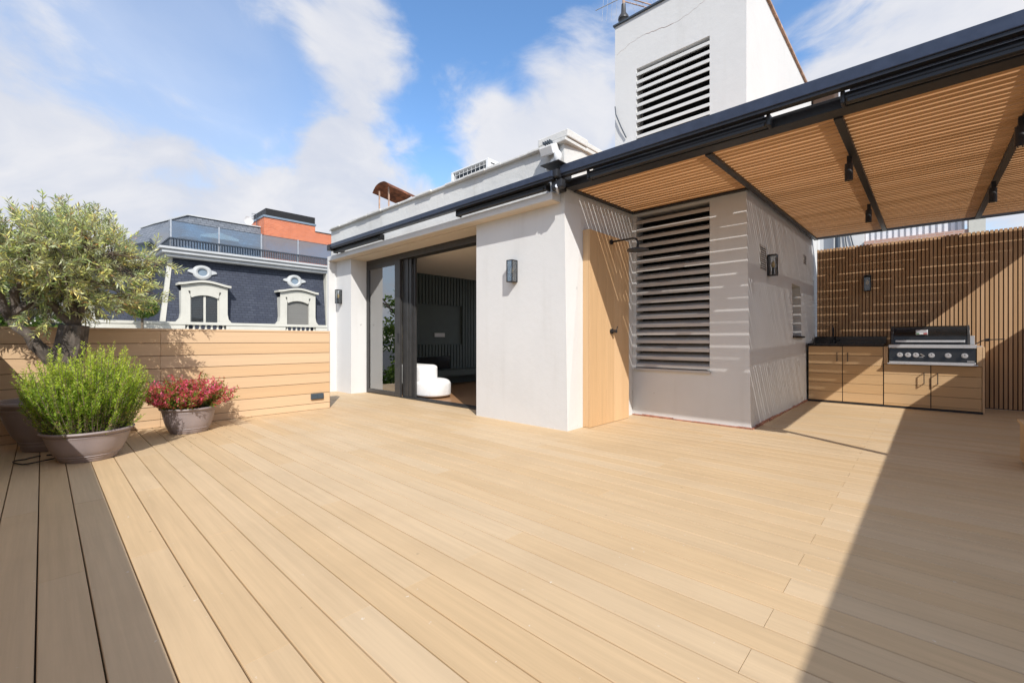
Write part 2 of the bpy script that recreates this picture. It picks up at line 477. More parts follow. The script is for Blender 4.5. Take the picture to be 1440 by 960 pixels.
# louvers
def louver(name, y0, y1, z0, z1, n, mat, depth=.14, th=.028):
    o = MB(); pitch = (z1-z0)/n
    for k in range(n):
        zc = z0+pitch*(k+.30)
        dz = R.uniform(-.004, .004)
        # slanted blade: outer edge lower
        a = (X1-.004, zc-.012+dz); poly = [(X1-.004, zc+dz-.030), (X1-.004, zc+dz+.012), (X1+depth, zc+dz+.065), (X1+depth, zc+dz+.035)]
        s = len(o.v)
        o.add([(p[0], y0, p[1]) for p in poly]+[(p[0], y1, p[1]) for p in poly],
              [(3,2,1,0),(4,5,6,7),(0,1,5,4),(1,2,6,5),(2,3,7,6),(3,0,4,7)])
    o.build(name, mat, B, bevel=.003, seg=1)
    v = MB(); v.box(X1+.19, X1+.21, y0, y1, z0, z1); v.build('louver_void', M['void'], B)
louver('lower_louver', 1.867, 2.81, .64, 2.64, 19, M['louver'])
mb = MB(); mb.box(X1-.035, X1+.1, 1.85, 2.83, .60, .632); mb.build('louver_sill', M['louver'], B, bevel=.004)
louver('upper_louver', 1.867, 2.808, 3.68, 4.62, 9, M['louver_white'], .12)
# window recess
w = MB(); w.box(wx0, wx1, Y1+.20, Y1+.215, wz0, wz1)
wo = w.build('window', M['anthr'], B)
w = MB(); w.box(wx0-.03, wx1+.04, Y1-.055, Y1+.16, wz0-.004, wz0+.022); w.build('window_sill', M['stone'], wo)
w = MB(); w.box(wx0+.05, wx1-.05, Y1+.192, Y1+.198, wz0+.06, wz1-.05); w.build('pane', M['glass'], wo)
# vents
def grille(x0, x1, z0, z1):
    m = MB(); yy = 1.448+.012
    yb = 1.418+.048*((z0+z1)/2)/2.65
    m.box(x0, x1, yb-.006, yb+.02, z0, z1)
    g = m.build('vent_grille', M['louver'], B)
    n = MB(); nx = max(3, int((x1-x0)/.032)); nz = max(3, int((z1-z0)/.03))
    for a in range(nx):
        for b in range(nz):
            xa = x0+.012+(x1-x0-.024)*a/nx; za = z0+.012+(z1-z0-.024)*b/nz
            n.box(xa, xa+.014, yb-.009, yb-.0065, za, za+.012)
    n.build('vent_holes', M['void'], g)
grille(5.94, 6.22, 1.86, 2.16); grille(8.60, 8.82, 2.26, 2.42)
# skirting of exposed tile at the shaft base
mb = MB(); y = Y1-.03
x = X1-.02
while x < 8.58:
    x2 = min(x+R.uniform(.12, .3), 8.58); mb.box(x, x2-.004, 1.418-.012-R.uniform(0, .012), 1.418, .001, R.uniform(.012, .028)); x = x2
y = 1.42
while y < 2.86:
    y2 = min(y+R.uniform(.12, .3), 2.86); mb.box(X1-.014-R.uniform(0, .01), X1, y, y2-.004, .001, R.uniform(.010, .024)); y = y2
mb.build('skirting', M['terracotta'], B)

# ---- sliding door
D = MB(); D.box(4.25, 4.42, 4.30, 7.81, 2.405, 2.504); D.box(4.25, 4.42, 7.755, 7.81, .0, 2.404)
D.box(4.25, 4.29, 6.82, 7.754, 2.33, 2.404); D.box(4.25, 4.29, 6.82, 7.754, .012, .085)
D.box(4.25, 4.30, 6.66, 6.82, .012, 2.404); D.box(4.25, 4.27, 7.72, 7.754, .086, 2.33)
D.box(4.31, 4.35, 6.50, 6.659, .012, 2.404); D.box(4.325, 4.338, 6.42, 6.50, .012, 2.404)
D.box(4.36, 4.40, 6.36, 6.55, .012, 2.404); D.box(4.345, 4.359, 6.40, 6.45, .012, 2.3)
door = D.build('sliding_door', M['anthr'], B, bevel=.003, seg=1)
g = MB(); g.box(4.268, 4.274, 6.821, 7.719, .086, 2.329); g.build('door_glass', M['glass'], door)
g = MB()
g.box(4.25, 4.43, 4.30, 6.66, .001, .012)
for k in range(4): g.box(4.262+k*.045, 4.27+k*.045, 4.30, 6.35, .012, .024)
g.build('door_track', M['anthr'], door)
g = MB(); g.box(4.242, 4.2495, 6.70, 6.725, .95, 1.12); g.build('door_handle', M['black'], door)

# ---- room inside
mb = MB(); k = 0; x = 4.43
mb.box(4.431, 8.99, 3.26, 8.09, -.02, .004)
ro = mb.build('room_floor', M['oak'], B)
mb = MB(); mb.box(4.431, 8.999, 3.251, 8.099, 2.455, 2.50); mb.box(4.30, 4.431, 3.251, 7.81, 2.506, 2.53); mb.build('room_ceiling', M['ceil'], B)
mb = MB(); mb.box(8.9, 8.999, 3.251, 8.09, .005, .35); mb.build('room_wall', M['ceil'], B)
VW = 8.02
def iw(m, x0, x1, z0, z1, d=0, th=.05): m.box(x0, x1, VW-d, VW+th, z0, z1)
mb = MB()
# recess panel px 579..654 / y 428..485
rx0, rx1, rz0, rz1 = 4.6, 6.74, .92, 1.78
fx0, fx1, fz0, fz1 = 5.25, 6.42, .22, .62
iw(mb, 4.6, 8.9, .005, .21, -.002); iw(mb, 4.6, 8.9, 2.30, 2.454, -.002)
iw(mb, 4.6, 8.9, .21, 2.30, -.02)
wl = mb.build('fluted_wall', M['green'], B)
mb = MB()
x = 4.62
while x < 8.85:
    for za, zb in (((1.80, 2.452), (.64, .90)) if x < 6.76 else ((.34, 2.452),)):
        mb.box(x, x+.062, VW-.030, VW-.0045+.03, za, zb)
    if fx1 < x < 6.76: mb.box(x, x+.062, VW-.030, VW+.025, .34, .64)
    x += .088
mb.build('flutes', M['green'], wl)
mb = MB(); mb.box(fx0, fx1, VW-.04, VW+.01, fz0, fz1); mb.build('fireplace', M['stone'], wl)
mb = MB(); mb.box(4.6, 8.9, VW-.42, VW-.001, .21, .335); mb.build('hearth_bench', M['green'], wl)
mb = MB(); mb.box(6.02, 6.30, VW-.012, VW+.019, 1.07, 1.16); mb.build('wall_plate', M['white'], wl, bevel=.005)

# ---- armchair (white boucle)
ch = thing('armchair', 'low white boucle armchair with rounded seat inside the open door', 'armchair', (4.70, 6.46, 0))
def softbox(c, s, r, name, parent, rz=0):
    m = MB(); m.box(c[0]-s[0]/2, c[0]+s[0]/2, c[1]-s[1]/2, c[1]+s[1]/2, c[2]-s[2]/2, c[2]+s[2]/2)
    if rz: m.rot(0, c, 'Z', rz)
    o = m.build(name, M['boucle'], parent, smooth=True); b = o.modifiers.new('b', 'BEVEL'); b.width = r; b.segments = 6
    b.limit_method = 'NONE'
    return o
m = MB()
def superell(cx, cy, z0, z1, rx, ry, n=48, p=3.0, rr=.09):
    prof = []
    for k in range(7):
        a = math.pi/2*k/6; prof.append((1-rr/rx*(1-math.sin(a)), z0+rr*.5*(1-math.cos(a))))
    for k in range(9):
        a = math.pi/2*k/8; prof.append((1-rr/rx*(1-math.cos(a)), z1-rr*(1-math.sin(a))))
    vs = []
    for s_, z in prof:
        for k in range(n):
            t_ = 2*math.pi*k/n; c, s2 = math.cos(t_), math.sin(t_)
            vs.append((cx+rx*s_*math.copysign(abs(c)**(2/p), c), cy+ry*s_*math.copysign(abs(s2)**(2/p), s2), z))
    mm = len(prof)
    fs = [(i*n+k, i*n+(k+1) % n, (i+1)*n+(k+1) % n, (i+1)*n+k) for i in range(mm-1) for k in range(n)]
    fs.append(tuple(range(n-1, -1, -1))); fs.append(tuple(range((mm-1)*n, mm*n)))
    return vs, fs
m.add(*superell(4.70, 6.46, .02, .325, .29, .48, p=2.6)); m.build('seat', M['boucle'], ch, smooth=True)
m = MB(); m.add(*superell(4.62, 6.64, .20, .565, .20, .38, rr=.05, p=5)); m.build('backrest', M['boucle'], ch, smooth=True)

# curtain gathered behind the fixed pane
M['curtain'] = leafm('beige_curtain', [(0, (.62, .57, .47)), (1, (.70, .65, .55))], .45, None, .9)
m = MB(); vs = []; nc = 160
for k in range(nc+1):
    f = k/nc; yy = 6.80+.93*f; xx = 4.56+.035*math.sin(f*62)+.015*math.sin(f*23+1)
    vs += [(xx, yy, .02), (xx, yy, 2.43)]
m.add(vs, [(2*k, 2*k+2, 2*k+3, 2*k+1) for k in range(nc)])
cu = m.build('curtain', M['curtain'], None, smooth=True); so_ = cu.modifiers.new('s', 'SOLIDIFY'); so_.thickness = .003
tag(cu, 'pale beige floor length curtain behind the closed glass pane', 'curtain')
# ------------------------------------------------------------------ shower panel
t = thing('timber_screen', 'vertical timber shower panel beside the white column', 'screen', (4.25, 2.776, 0))
mb = MB(); n = 5; wv = (5.165-4.25)/n
for k in range(n): mb.box(4.25+k*wv+.0012, 4.25+(k+1)*wv-.0012, 2.776, 2.794, .004, 2.262, R.random())
mb.box(4.25, 4.268, 2.7945, 2.866, .004, 2.262, .3)
mb.build('panel_boards', M['clad_z'], t, bevel=.0015, seg=1)
mb = MB(); mb.box(4.269, 5.16, 2.7945, 2.866, .004, 2.255); mb.build('panel_frame', M['backing'], t)
t = thing('rain_shower', 'black rain shower head on a curved arm above the timber panel', 'shower', (4.71, 2.776, 2.19))
mb = MB(); s = 0
mb.tube([(4.71, 2.775, 2.185), (4.71, 2.755, 2.185)], .03, 20); mb.build('wall_flange', M['black'], t, auto=True)
mb = MB(); pts = [(4.71, 2.77, 2.185), (4.71, 2.48, 2.185)]
for k in range(1, 7):
    a = math.pi/2*k/6; pts.append((4.71, 2.48-.06*math.sin(a), 2.185-.06*(1-math.cos(a))))
pts.append((4.71, 2.42, 2.075)); mb.tube(pts, .011, 12); mb.build('arm', M['black'], t, smooth=True)
mb = MB(); mb.lathe([(.015, .045), (.03, .03), (.11, .016), (.125, .010), (.125, .0)][::-1], (4.71, 2.42, 2.035), 36); mb.build('spray_disc', M['black'], t, auto=True)
t = thing('shower_valve', 'small black shower valve half way up the timber panel', 'valve', (4.72, 2.776, 1.105))
mb = MB(); mb.tube([(4.72, 2.775, 1.105), (4.72, 2.755, 1.105)], .032, 20); mb.tube([(4.72, 2.754, 1.105), (4.72, 2.70, 1.105)], .02, 16); mb.build('valve_body', M['black'], t, auto=True)
mb = MB(); mb.tube([(4.72, 2.71, 1.105), (4.745, 2.70, 1.165)], .006, 8); mb.build('lever', M['black'], t)

# ------------------------------------------------------------------ wall lamps
def lamp(loc, rz, label):
    t = thing('wall_lamp', label, 'wall lamp', loc, 'black glass box wall lamps')
    # local: wall plane at y=0, lamp projects to -y ; width x, centred, z 0.. .265
    W, Dp, H = .095, .10, .265
    def bl(name, m, mat, **k):
        for i, p in enumerate(m.v):
            v_ = Matrix.Rotation(rz, 3, 'Z') @ Vector(p); m.v[i] = tuple(v_+Vector(loc))
        return m.build(name, mat, t, **k)
    m = MB(); m.box(-W/2, W/2, -.016, 0, 0, H); bl('back_plate', m, M['black'], bevel=.002, seg=1)
    m = MB(); b = .009
    for sx in (-1, 1): 
        xa = sx*W/2; xb = sx*(W/2-b)
        m.box(xa, xb, -Dp, -Dp+b, b, H-b)
    m.box(-W/2, W/2, -Dp, -.017, H-b, H); m.box(-W/2, W/2, -Dp, -.017, 0, b)
    bl('frame', m, M['black'])
    m = MB(); m.box(-W/2+b, W/2-b, -Dp+.003, -Dp+.005, b, H-b)
    for sx in (-1, 1): m.box(sx*(W/2-.003), sx*(W/2-.005), -Dp+b, -.018, b, H-b)
    bl('glass', m, M['lampglass'])
    m = MB(); m.tube([(0, -.055, b), (0, -.055, .10)], .014, 12); bl('socket', m, M['black'])
    m = MB(); m.lathe([(.010, 0), (.018, .02), (.022, .045), (.016, .07), (.005, .082)], (0, -.055, .10), 14); bl('bulb', m, M['bulb'], smooth=True)
    return t
lamp((3.94, 3.645, 1.70), rad(-90), 'black glass box wall lamp on the white column beside the open door')
lamp((3.94, 8.21, 1.70), rad(-90), 'black glass box wall lamp on the narrow pier left of the sliding door')
lamp((6.30, 1.447, 1.81), 0, 'black glass box wall lamp on the stair shaft beside the vent grille')
lamp((9.405, .69, 1.81), rad(-90), 'small black wall lamp on the dark vertical slat fence')

# ------------------------------------------------------------------ awning rails + cassettes
def rail(name, label, u0, y0, y1, z0, z1):
    t = thing(name, label, 'awning rail', (u0, y0, z0))
    m = MB(); m.box(u0, u0+.11, y0, y1, z0+.022, z1); m.build('rail_profile', M['navy'], t, bevel=.006)
    m = MB(); m.box(u0+.012, u0+.075, y0+.004, y1-.004, z0, z0+.0215); m.build('rail_channel', M['tube'], t)
    return t
rail('awning_rail', 'long dark blue awning rail along the facade above the door', 3.637, 2.84, 8.02, 2.685, 2.775)
rail('awning_rail', 'dark blue awning rail along the front of the slatted pergola', 3.72, -1.75, 2.80, 2.722, 2.835)
def cassette(label, u, y0, y1, z):
    t = thing('awning_cassette', label, 'awning', (u, y0, z), 'rolled up black awnings')
    m = MB(); m.tube([(u, y0+.03, z), (u, y1-.03, z)], .043, 20); m.build('cassette_tube', M['tube'], t, auto=True)
    for a in (y0, y1-.029):
        m = MB(); m.box(u-.048, u+.046, a, a+.029, z-.048, z+.046); m.build('end_cap', M['black'], t, bevel=.012)
    m = MB(); m.box(u+.0, u+.03, y0+.05, y1-.05, z+.044, z+.058); m.build('mount_strip', M['alum'], t)
    m = MB(); m.box(u-.05, u-.036, y0+.04, y1-.04, z-.046, z-.02); m.build('front_bar', M['black'], t, bevel=.003, seg=1)
    return t
cassette('rolled black awning under the facade rail left of the pergola corner', 3.76, 2.98, 4.50, 2.668)
cassette('short rolled black awning at the far left end of the facade', 3.76, 6.40, 8.06, 2.668)
cassette('rolled black awning on the pergola front in front of the stair tower', 3.845, .86, 2.52, 2.688)
cassette('rolled black awning on the pergola front at the right edge of the photo', 3.845, -1.30, .43, 2.688)
# joint bracket at the corner
t = thing('rail_bracket', 'black metal bracket joining both awning rails at the building corner', 'bracket', (3.8, 2.85, 2.6))
m = MB(); m.box(3.66, 3.93, 2.79, 2.85, 2.70, 2.79); m.box(3.70, 3.78, 2.76, 2.90, 2.60, 2.69); m.box(3.79, 3.935, 2.86, 2.96, 2.62, 2.70)
m.build('bracket_body', M['black'], t, bevel=.012)
m = MB(); m.box(3.62, 3.98, 2.74, 2.98, 2.845, 2.853); m.build('top_plate', M['black'], t)
m = MB(); m.tube([(3.75, 2.805, 2.66), (3.75, 2.805, 2.84)], .012, 10); m.tube([(3.70, 2.82, 2.62), (3.82, 2.9, 2.60), (3.9, 2.95, 2.66)], .02, 10)
m.build('strut', M['alum'], t)
for a, b in ((3.66, 2.78), (3.66, 2.94), (3.94, 2.78)):
    m = MB(); m.tube([(a, b, 2.854), (a, b, 2.868)], .010, 6); m.build('bolt', M['alum'], t)
m = MB(); m.box(3.62, 3.92, 8.02, 8.12, 2.66, 2.77); tag(m.build('rail_bracket', M['black'], None, bevel=.01), 'black end bracket of the awning rail at the far left facade corner', 'bracket')

# ------------------------------------------------------------------ pergola
Pg = thing('pergola', 'black steel pergola roofed with closely spaced brown slats', 'pergola', (3.95, -1.55, 0))
SL = .0235
def slope(m):
    m.v = [(p[0], p[1], p[2]+SL*(p[0]-4.0)) for p in m.v]; return m
zb, zt = 2.638, 2.775
m = MB(); m.box(3.90, 4.052, -1.61, 2.855, 2.654, 2.745); slope(m).build('front_beam', M['black'], Pg, bevel=.004)
m = MB(); m.box(9.36, 9.415, -1.55, 1.40, 2.648, 2.76); slope(m).build('back_beam', M['black'], Pg, bevel=.004)
for yy, xa, xb in ((1.405, 4.053, 9.415), (.47, 4.053, 9.359), (-.565, 4.053, 9.359), (-1.58, 4.053, 9.415)):
    m = MB(); m.box(xa, xb, yy-.028, yy+.028, zb+.004, zt); slope(m).build('rafter', M['black'], Pg, bevel=.003)
m = MB(); m.box(4.053, 5.42, 2.815, 2.855, 2.645, 2.76); slope(m).build('edge_beam', M['black'], Pg)
m = MB(); m.box(5.355, 5.42, 1.44, 2.814, 2.645, 2.76); slope(m).build('edge_beam', M['black'], Pg)
bays = [(1.434, 2.814, 4.058, 5.35), (.499, 1.376, 4.058, 9.358), (-.536, .441, 4.058, 9.358), (-1.551, -.594, 4.058, 9.358)]
for y0, y1, xa, xb in bays:
    m = MB(); x = xa+.004; rr = random.Random(3)
    while x+.066 < xb:
        j = rr.uniform(-.0025, .0025); dz = rr.uniform(-.001, .001)
        m.box(x+j, x+.0633+j, y0, y1, 2.664+dz, 2.6915+dz, rr.random())
        x += .0872
    slope(m).build('slat_panel', M['slat_y'], Pg)
for xx, zz_ in ((3.94, 2.653), (9.38, 2.77)):
    m = MB(); m.box(xx-.03, xx+.03, -1.61, -1.55, .006, zz_); p = m.build('post', M['black'], Pg, bevel=.003)
    m = MB(); m.box(xx-.06, xx+.06, -1.64, -1.52, .0005, .0075); m.build('base_plate', M['black'], p)
# spotlights
sp0 = None
for i, (x, y, lab) in enumerate([(5.05, .47, 'small black spotlight on the middle pergola rafter nearer the front beam'),
                            (7.0, .47, 'small black spotlight on the middle pergola rafter towards the slat fence'),
                            (6.9, -.565, 'small black spotlight on the right pergola rafter towards the slat fence'),
                            (5.05, -.565, 'small black spotlight on the right pergola rafter close to the frame edge')]):
    if sp0 is None:
        t = thing('spotlight', lab, 'spotlight', (x, y, 2.632), 'spotlights under the pergola rafters'); sp0 = t
        m = MB(); m.box(x-.02, x+.02, y+.012, y+.0285+.02, 2.60, 2.68); m.build('mount', M['black'], t)
        m = MB(); m.tube([(x, y+.035, 2.46), (x, y+.035, 2.61)], .032, 18); b = m.build('barrel', M['black'], t, auto=True)
        m = MB(); m.tube([(x, y+.035, 2.4585), (x, y+.035, 2.4605)], .024, 18); m.build('lens', M['lampglass'], b)
    else: dup(sp0, (x, y, 2.632), lab)

# ------------------------------------------------------------------ slat fence (back)
t = thing('slat_fence', 'tall privacy fence of narrow vertical brown slats behind the kitchen', 'fence', (9.44, 1.4, 0))
m = MB(); m.box(9.462, 9.52, -2.0, 1.40, .002, 2.585); m.build('backing_board', M['backing'], t)
m = MB(); y = 1.395
while y > -2.0:
    m.box(9.438, 9.461, y-.0325, y, .012, 2.60, R.random()); y -= .0455
m.build('slats', M['slat_z'], t)

# ------------------------------------------------------------------ outdoor kitchen
K = thing('outdoor_kitchen', 'outdoor kitchen cabinets in pale boards with black stone counter', 'kitchen unit', (8.62, -.576, 0))
kx = 8.62
m = MB(); m.box(kx+.026, 9.42, .45, 1.40, .004, .905); m.box(kx+.026, 9.42, -.50, .449, .004, .642); m.build('carcass', M['black'], K)
m = MB(); m.box(kx+.02, 9.40, -.58, 1.402, .0005, .0035); 
m.box(kx-.002, kx+.022, .450, 1.405, .002, .030); m.box(kx-.002, kx+.022, -.575, .4495, .002, .030)
m.build('plinth', M['black'], K)
def cdoor(y0, y1, z0, z1, hy, long_h):
    m = MB(); z = z1; 
    while z > z0+.01:
        zl = max(z-.1445+.004, z0); m.box(kx, kx+.022, y0+.004, y1-.004, zl, z-.0005, R.random()); z -= .1445
    d = m.build('cabinet_door', M['clad_y'], K, bevel=.0015, seg=1)
    h = MB()
    if long_h:
        h.box(kx-.034, kx-.026, hy-.005, hy+.005, .665, .805)
        for z in (.675, .79): h.box(kx-.026, kx-.0005, hy-.004, hy+.004, z, z+.008)
    else:
        h.box(kx-.052, kx-.044, hy-.005, hy+.005, .375, .535)
        for z in (.375, .527): h.box(kx-.044, kx-.0005, hy-.005, hy+.005, z, z+.008)
    h.build('handle', M['black'], d)
cdoor(.945, 1.395, .034, .900, 1.01, True); cdoor(.452, .943, .034, .900, .875, True)
cdoor(-.065, .447, .034, .640, .005, False); cdoor(-.565, -.067, .034, .640, -.135, False)
m = MB(); m.box(kx-.015, 9.42, .440, 1.402, .908, .950); m.box(9.36, 9.42, .440, 1.402, .951, 1.06)
m.box(9.22, 9.359, .440, 1.402, .9505, 1.055)
m.build('countertop', M['stone'], K, bevel=.003)
for a, b, c, z in ((.002, .395, .447, .645), (.002, -.566, -.515, .645), (-.001, -.590, -.5665, .004)):
    m = MB(); m.box(kx+a, 9.4, b, c, z, .905, .4); m.build('side_panel', M['clad_x'], K, bevel=.002, seg=1)
# faucet
t = thing('kitchen_tap', 'slim black swan neck tap on the black counter', 'tap', (9.12, 1.0, .95))
m = MB(); pts = [(9.12, 1.12, .951), (9.12, 1.12, 1.17)]
for k in range(1, 9):
    a = math.pi*k/8; pts.append((9.12-.045*(1-math.cos(a)), 1.12, 1.17+.045*math.sin(a)))
pts.append((9.03, 1.12, 1.13)); m.tube(pts, .010, 10); m.tube([(9.12, 1.12, .951), (9.12, 1.12, .99)], .02, 14); m.build('spout', M['black'], t, auto=True)
m = MB(); m.tube([(9.12, 1.10, .98), (9.12, 1.05, 1.0)], .006, 8); m.build('lever', M['black'], t)
# grill
G = thing('gas_grill', 'built in gas grill with black hood and six steel knobs', 'grill', (8.56, -.06, .65))
gy0, gy1 = -.503, .382
m = MB(); m.box(8.60, 9.25, gy0+.02, gy1-.02, .655, .905); m.build('firebox', M['darkenamel'], G)
m = MB(); m.add([(8.558, gy0, .668), (8.585, gy0, .885), (8.60, gy0, .885), (8.60, gy0, .668), (8.558, gy1, .668), (8.585, gy1, .885), (8.60, gy1, .885), (8.60, gy1, .668)],
    [(3,2,1,0),(4,5,6,7),(0,1,5,4),(1,2,6,5),(2,3,7,6),(3,0,4,7)]); m.build('control_panel', M['darkenamel'], G)
m = MB(); m.box(8.545, 8.60, gy0-.005, gy1+.005, .886, .935); m.box(8.54, 8.60, gy0-.02, gy1+.02, .648, .667); m.box(8.555, 8.60, gy0, gy1, .6675, .690)
m.build('steel_trim', M['steel'], G, bevel=.004)
m = MB(); m.box(8.60, 9.27, gy0-.01, gy1+.01, .906, .935); m.build('cooking_deck', M['darkenamel'], G)
# hood: profile extruded along y
pr = [(8.655, .9365)]
for k in range(0, 9):
    a = math.pi*.5*k/8; pr.append((8.655+.17*(1-math.cos(a))+.015, 1.04+.165*math.sin(a)))
pr += [(9.10, 1.20), (9.22, 1.10), (9.22, .9365)]
hy0, hy1 = -.455, .365
m = MB(); m.prism([(p[0], p[1]) for p in pr], 1, hy0+.03, hy1-.03)
hood = m.build('hood', M['darkenamel'], G, auto=True)
for a, b in ((hy0, hy0+.029), (hy1-.029, hy1)):
    m = MB(); m.prism([(p[0]-(.008 if p[0] < 8.9 else -.004), p[1]+(.006 if p[1] > 1.0 else 0)) for p in pr], 1, a, b); m.build('hood_end', M['anthr'], hood, bevel=.004)
m = MB(); m.box(8.61, 8.632, hy0+.05, hy1-.05, .968, .998); 
for y in (hy0+.07, hy1-.09): m.box(8.632, 8.656, y, y+.02, .972, .992)
m.build('hood_handle', M['steel'], hood, bevel=.005)
m = MB(); m.box(8.645, 8.664, -.035, .095, 1.075, 1.145); bd = m.build('badge', M['steel'], hood, bevel=.010)
M['bg'] = plain('badge_green', (.03, .22, .07), .4); M['br'] = plain('badge_red', (.5, .03, .03), .4); M['bw'] = plain('badge_white', (.8, .8, .8), .4)
m = MB(); m.box(8.642, 8.6445, .055, .085, 1.086, 1.10); m.build('badge_stripe', M['bg'], bd)
m = MB(); m.box(8.642, 8.6445, .012, .054, 1.086, 1.10); m.build('badge_stripe', M['bw'], bd)
m = MB(); m.box(8.642, 8.6445, -.028, .011, 1.086, 1.10); m.build('badge_stripe', M['br'], bd)
m = MB(); m.box(8.96, 9.0, hy0-.06, hy0-.012, .936, 1.06); m.build('rotisserie_mount', M['steel'], G, bevel=.003)
m = MB(); m.tube([(8.93, hy0-.07, .945), (8.93, hy0-.13, .99), (8.93, hy0-.16, 1.0)], .007, 8); m.tube([(8.93, hy0-.15, .998), (8.93, hy0-.20, 1.005)], [.018, .022], 12)
m.tube([(8.93, hy0-.20, 1.005), (8.93, hy0-.34, 1.012)], .007, 8); m.build('rotisserie_handle', M['black'], G)
m = MB(); m.box(8.72, 9.02, gy0-.07, gy0-.006, .906, .918); m.build('side_shelf', M['steel'], G, bevel=.003)
# knobs px 1266,1277,1288 | 1310,1333,1357
for kxp in (1265.5, 1276.8, 1288, 1310, 1333.3, 1356.7):
    rt = (kxp-CX)/F; uu = 8.55; vv = (SA*uu-rt*CA*uu)/(CA+rt*SA)
    m = MB(); m.tube([(8.572, vv, .785), (8.557, vv, .785)], .034, 20); m.tube([(8.5565, vv, .785), (8.525, vv, .785)], [.027, .024], 18)
    k_ = m.build('knob', M['steel'], G, auto=True)
    m = MB(); m.box(8.5225, 8.5245, vv-.003, vv+.003, .787, .807); m.build('knob_mark', M['black'], k_)
m = MB()
for a, b in ((.045, .80), (.03, .79), (.015, .775), (.03, .765)): m.tube([(8.573, a, b), (8.569, a-.018, b)], .005, 6)
m.box(8.560, 8.5665, .01, .06, .752, .757); m.build('panel_emblem', M['steel'], G)
m = MB(); m.box(8.5555, 8.562, -.49, -.42, .705, .716); m.build('maker_plate', M['steel'], G)
m = MB(); m.box(8.5555, 8.562, .34, .37, .718, .724); m.build('maker_plate', M['socket'], G)

# ------------------------------------------------------------------ roof items
t = thing('air_conditioner', 'white outdoor air conditioner on the flat roof behind the parapet', 'air conditioner', (4.45, 4.9, 2.95))
m = MB(); a0, a1 = 4.50, 5.33
m.box(4.31, 4.56, a0, a1, 2.98, 3.0); m.box(4.31, 4.56, a0, a1, 3.555, 3.575); m.box(4.31, 4.56, a0, a0+.05, 3.0, 3.555)
m.box(4.31, 4.56, a1-.05, a1, 3.0, 3.555); m.box(4.54, 4.56, a0+.05, a1-.05, 3.0, 3.555); m.build('casing', M['white'], t, bevel=.006)
m = MB(); m.box(4.40, 4.44, a0+.05, a1-.05, 3.0, 3.555); m.build('coil', M['bars'], t)
m = MB()
for k in range(5): m.box(4.317, 4.321, a0+.05, a1-.05, 3.06+k*.11, 3.065+k*.11)
for k in range(8): m.box(4.322, 4.326, a0+.10+k*.09, a0+.104+k*.09, 3.0, 3.555)
m.build('guard_wires', M['white'], t)
m = MB()
for k in range(3): m.box(4.36, 4.50, a0-.003, a0-.0005, 3.42+k*.045, 3.435+k*.045)
m.build('side_slots', M['void'], t)
for k, (x, y) in enumerate(((4.33, 4.55), (4.33, 5.22))):
    m = MB(); m.box(x, x+.2, y, y+.05, 2.951, 2.979); m.build('foot', M['rustdark'], t)

t = thing('chimney_cowl', 'rusty vaulted sheet metal cowl on thin posts above the roof', 'chimney cowl', (5.15, 8.25, 2.95))
m = MB(); nn = 12; vs = []; 
for xx in (4.80, 5.55):
    for th in (0, .008):
        for k in range(nn+1):
            a = math.pi*(.14+.72*k/nn); vs.append((xx+(0.0), 8.24+.33/math.cos(math.pi*.14)*math.cos(a)*1.0, 4.03+(.26+th)*math.sin(a)-.02+R.uniform(-.004, .004)))
n1 = nn+1; fs = []
for k in range(nn):
    fs.append((k, k+1, 2*n1+k+1, 2*n1+k)); fs.append((n1+k, 3*n1+k, 3*n1+k+1, n1+k+1))
    fs.append((k, n1+k, n1+k+1, k+1)); fs.append((2*n1+k, 2*n1+k+1, 3*n1+k+1, 3*n1+k))
fs.append((0, 2*n1, 3*n1, n1)); fs.append((nn, n1+nn, 3*n1+nn, 2*n1+nn))
vs = [(p[0], p[1], p[2]-.16*(p[0]-4.8)) for p in vs]
m.add(vs, fs); m.build('vaulted_sheet', M['rust'], t)
for x in (4.88, 5.45):
    for y in (8.05, 8.42):
        m = MB(); m.box(x-.012, x+.012, y-.012, y+.012, 2.951, 4.16-.16*(x-4.8)); m.build('post', M['rustdark'], t)
m = MB(); m.box(4.84, 5.5, 7.98, 8.48, 2.9505, 3.20); m.build('flue_base', M['cityrender'], t)

# floodlight cluster at the parapet corner
t = thing('floodlight', 'white floodlight and motion sensor clustered on the parapet corner', 'floodlight', (3.90, 2.98, 2.9))
m = MB(); s = 0; m.box(3.80, 3.93, 2.96, 3.14, 3.06, 3.16); m.rot(0, (3.86, 3.05, 3.1), 'Y', rad(-25)); m.build('lamp_head', M['white'], t, bevel=.012)
m = MB()
for k in range(4): m.box(3.80, 3.86, 3.00+k*.03, 3.008+k*.03, 3.17, 3.20)
m.build('cooling_fins', M['bars'], t)
m = MB(); m.lathe([(.012, .0), (.035, .02), (.045, .07), (.042, .11), (.02, .14)], (3.86, 2.93, 2.93), 16); m.build('sensor', M['white'], t, smooth=True)
m = MB(); m.add([(3.84, 2.98, 2.90), (3.935, 2.98, 2.90), (3.935, 3.10, 2.90), (3.84, 3.10, 2.90), (3.90, 3.0, 3.05), (3.935, 3.0, 3.05), (3.935, 3.03, 3.05), (3.90, 3.03, 3.05)],
  [(3,2,1,0),(4,5,6,7),(0,1,5,4),(1,2,6,5),(2,3,7,6),(3,0,4,7)]); m.build('junction_box', M['white'], t, bevel=.008)
m = MB(); m.tube([(3.87, 2.94, 2.93), (3.88, 2.95, 2.88), (3.9, 2.99, 2.87), (3.9, 3.03, 2.90)], .006, 8); m.tube([(3.93, 2.99, 3.05), (3.9, 2.97, 3.08)], .012, 8)
m.build('conduit', M['alum'], t)

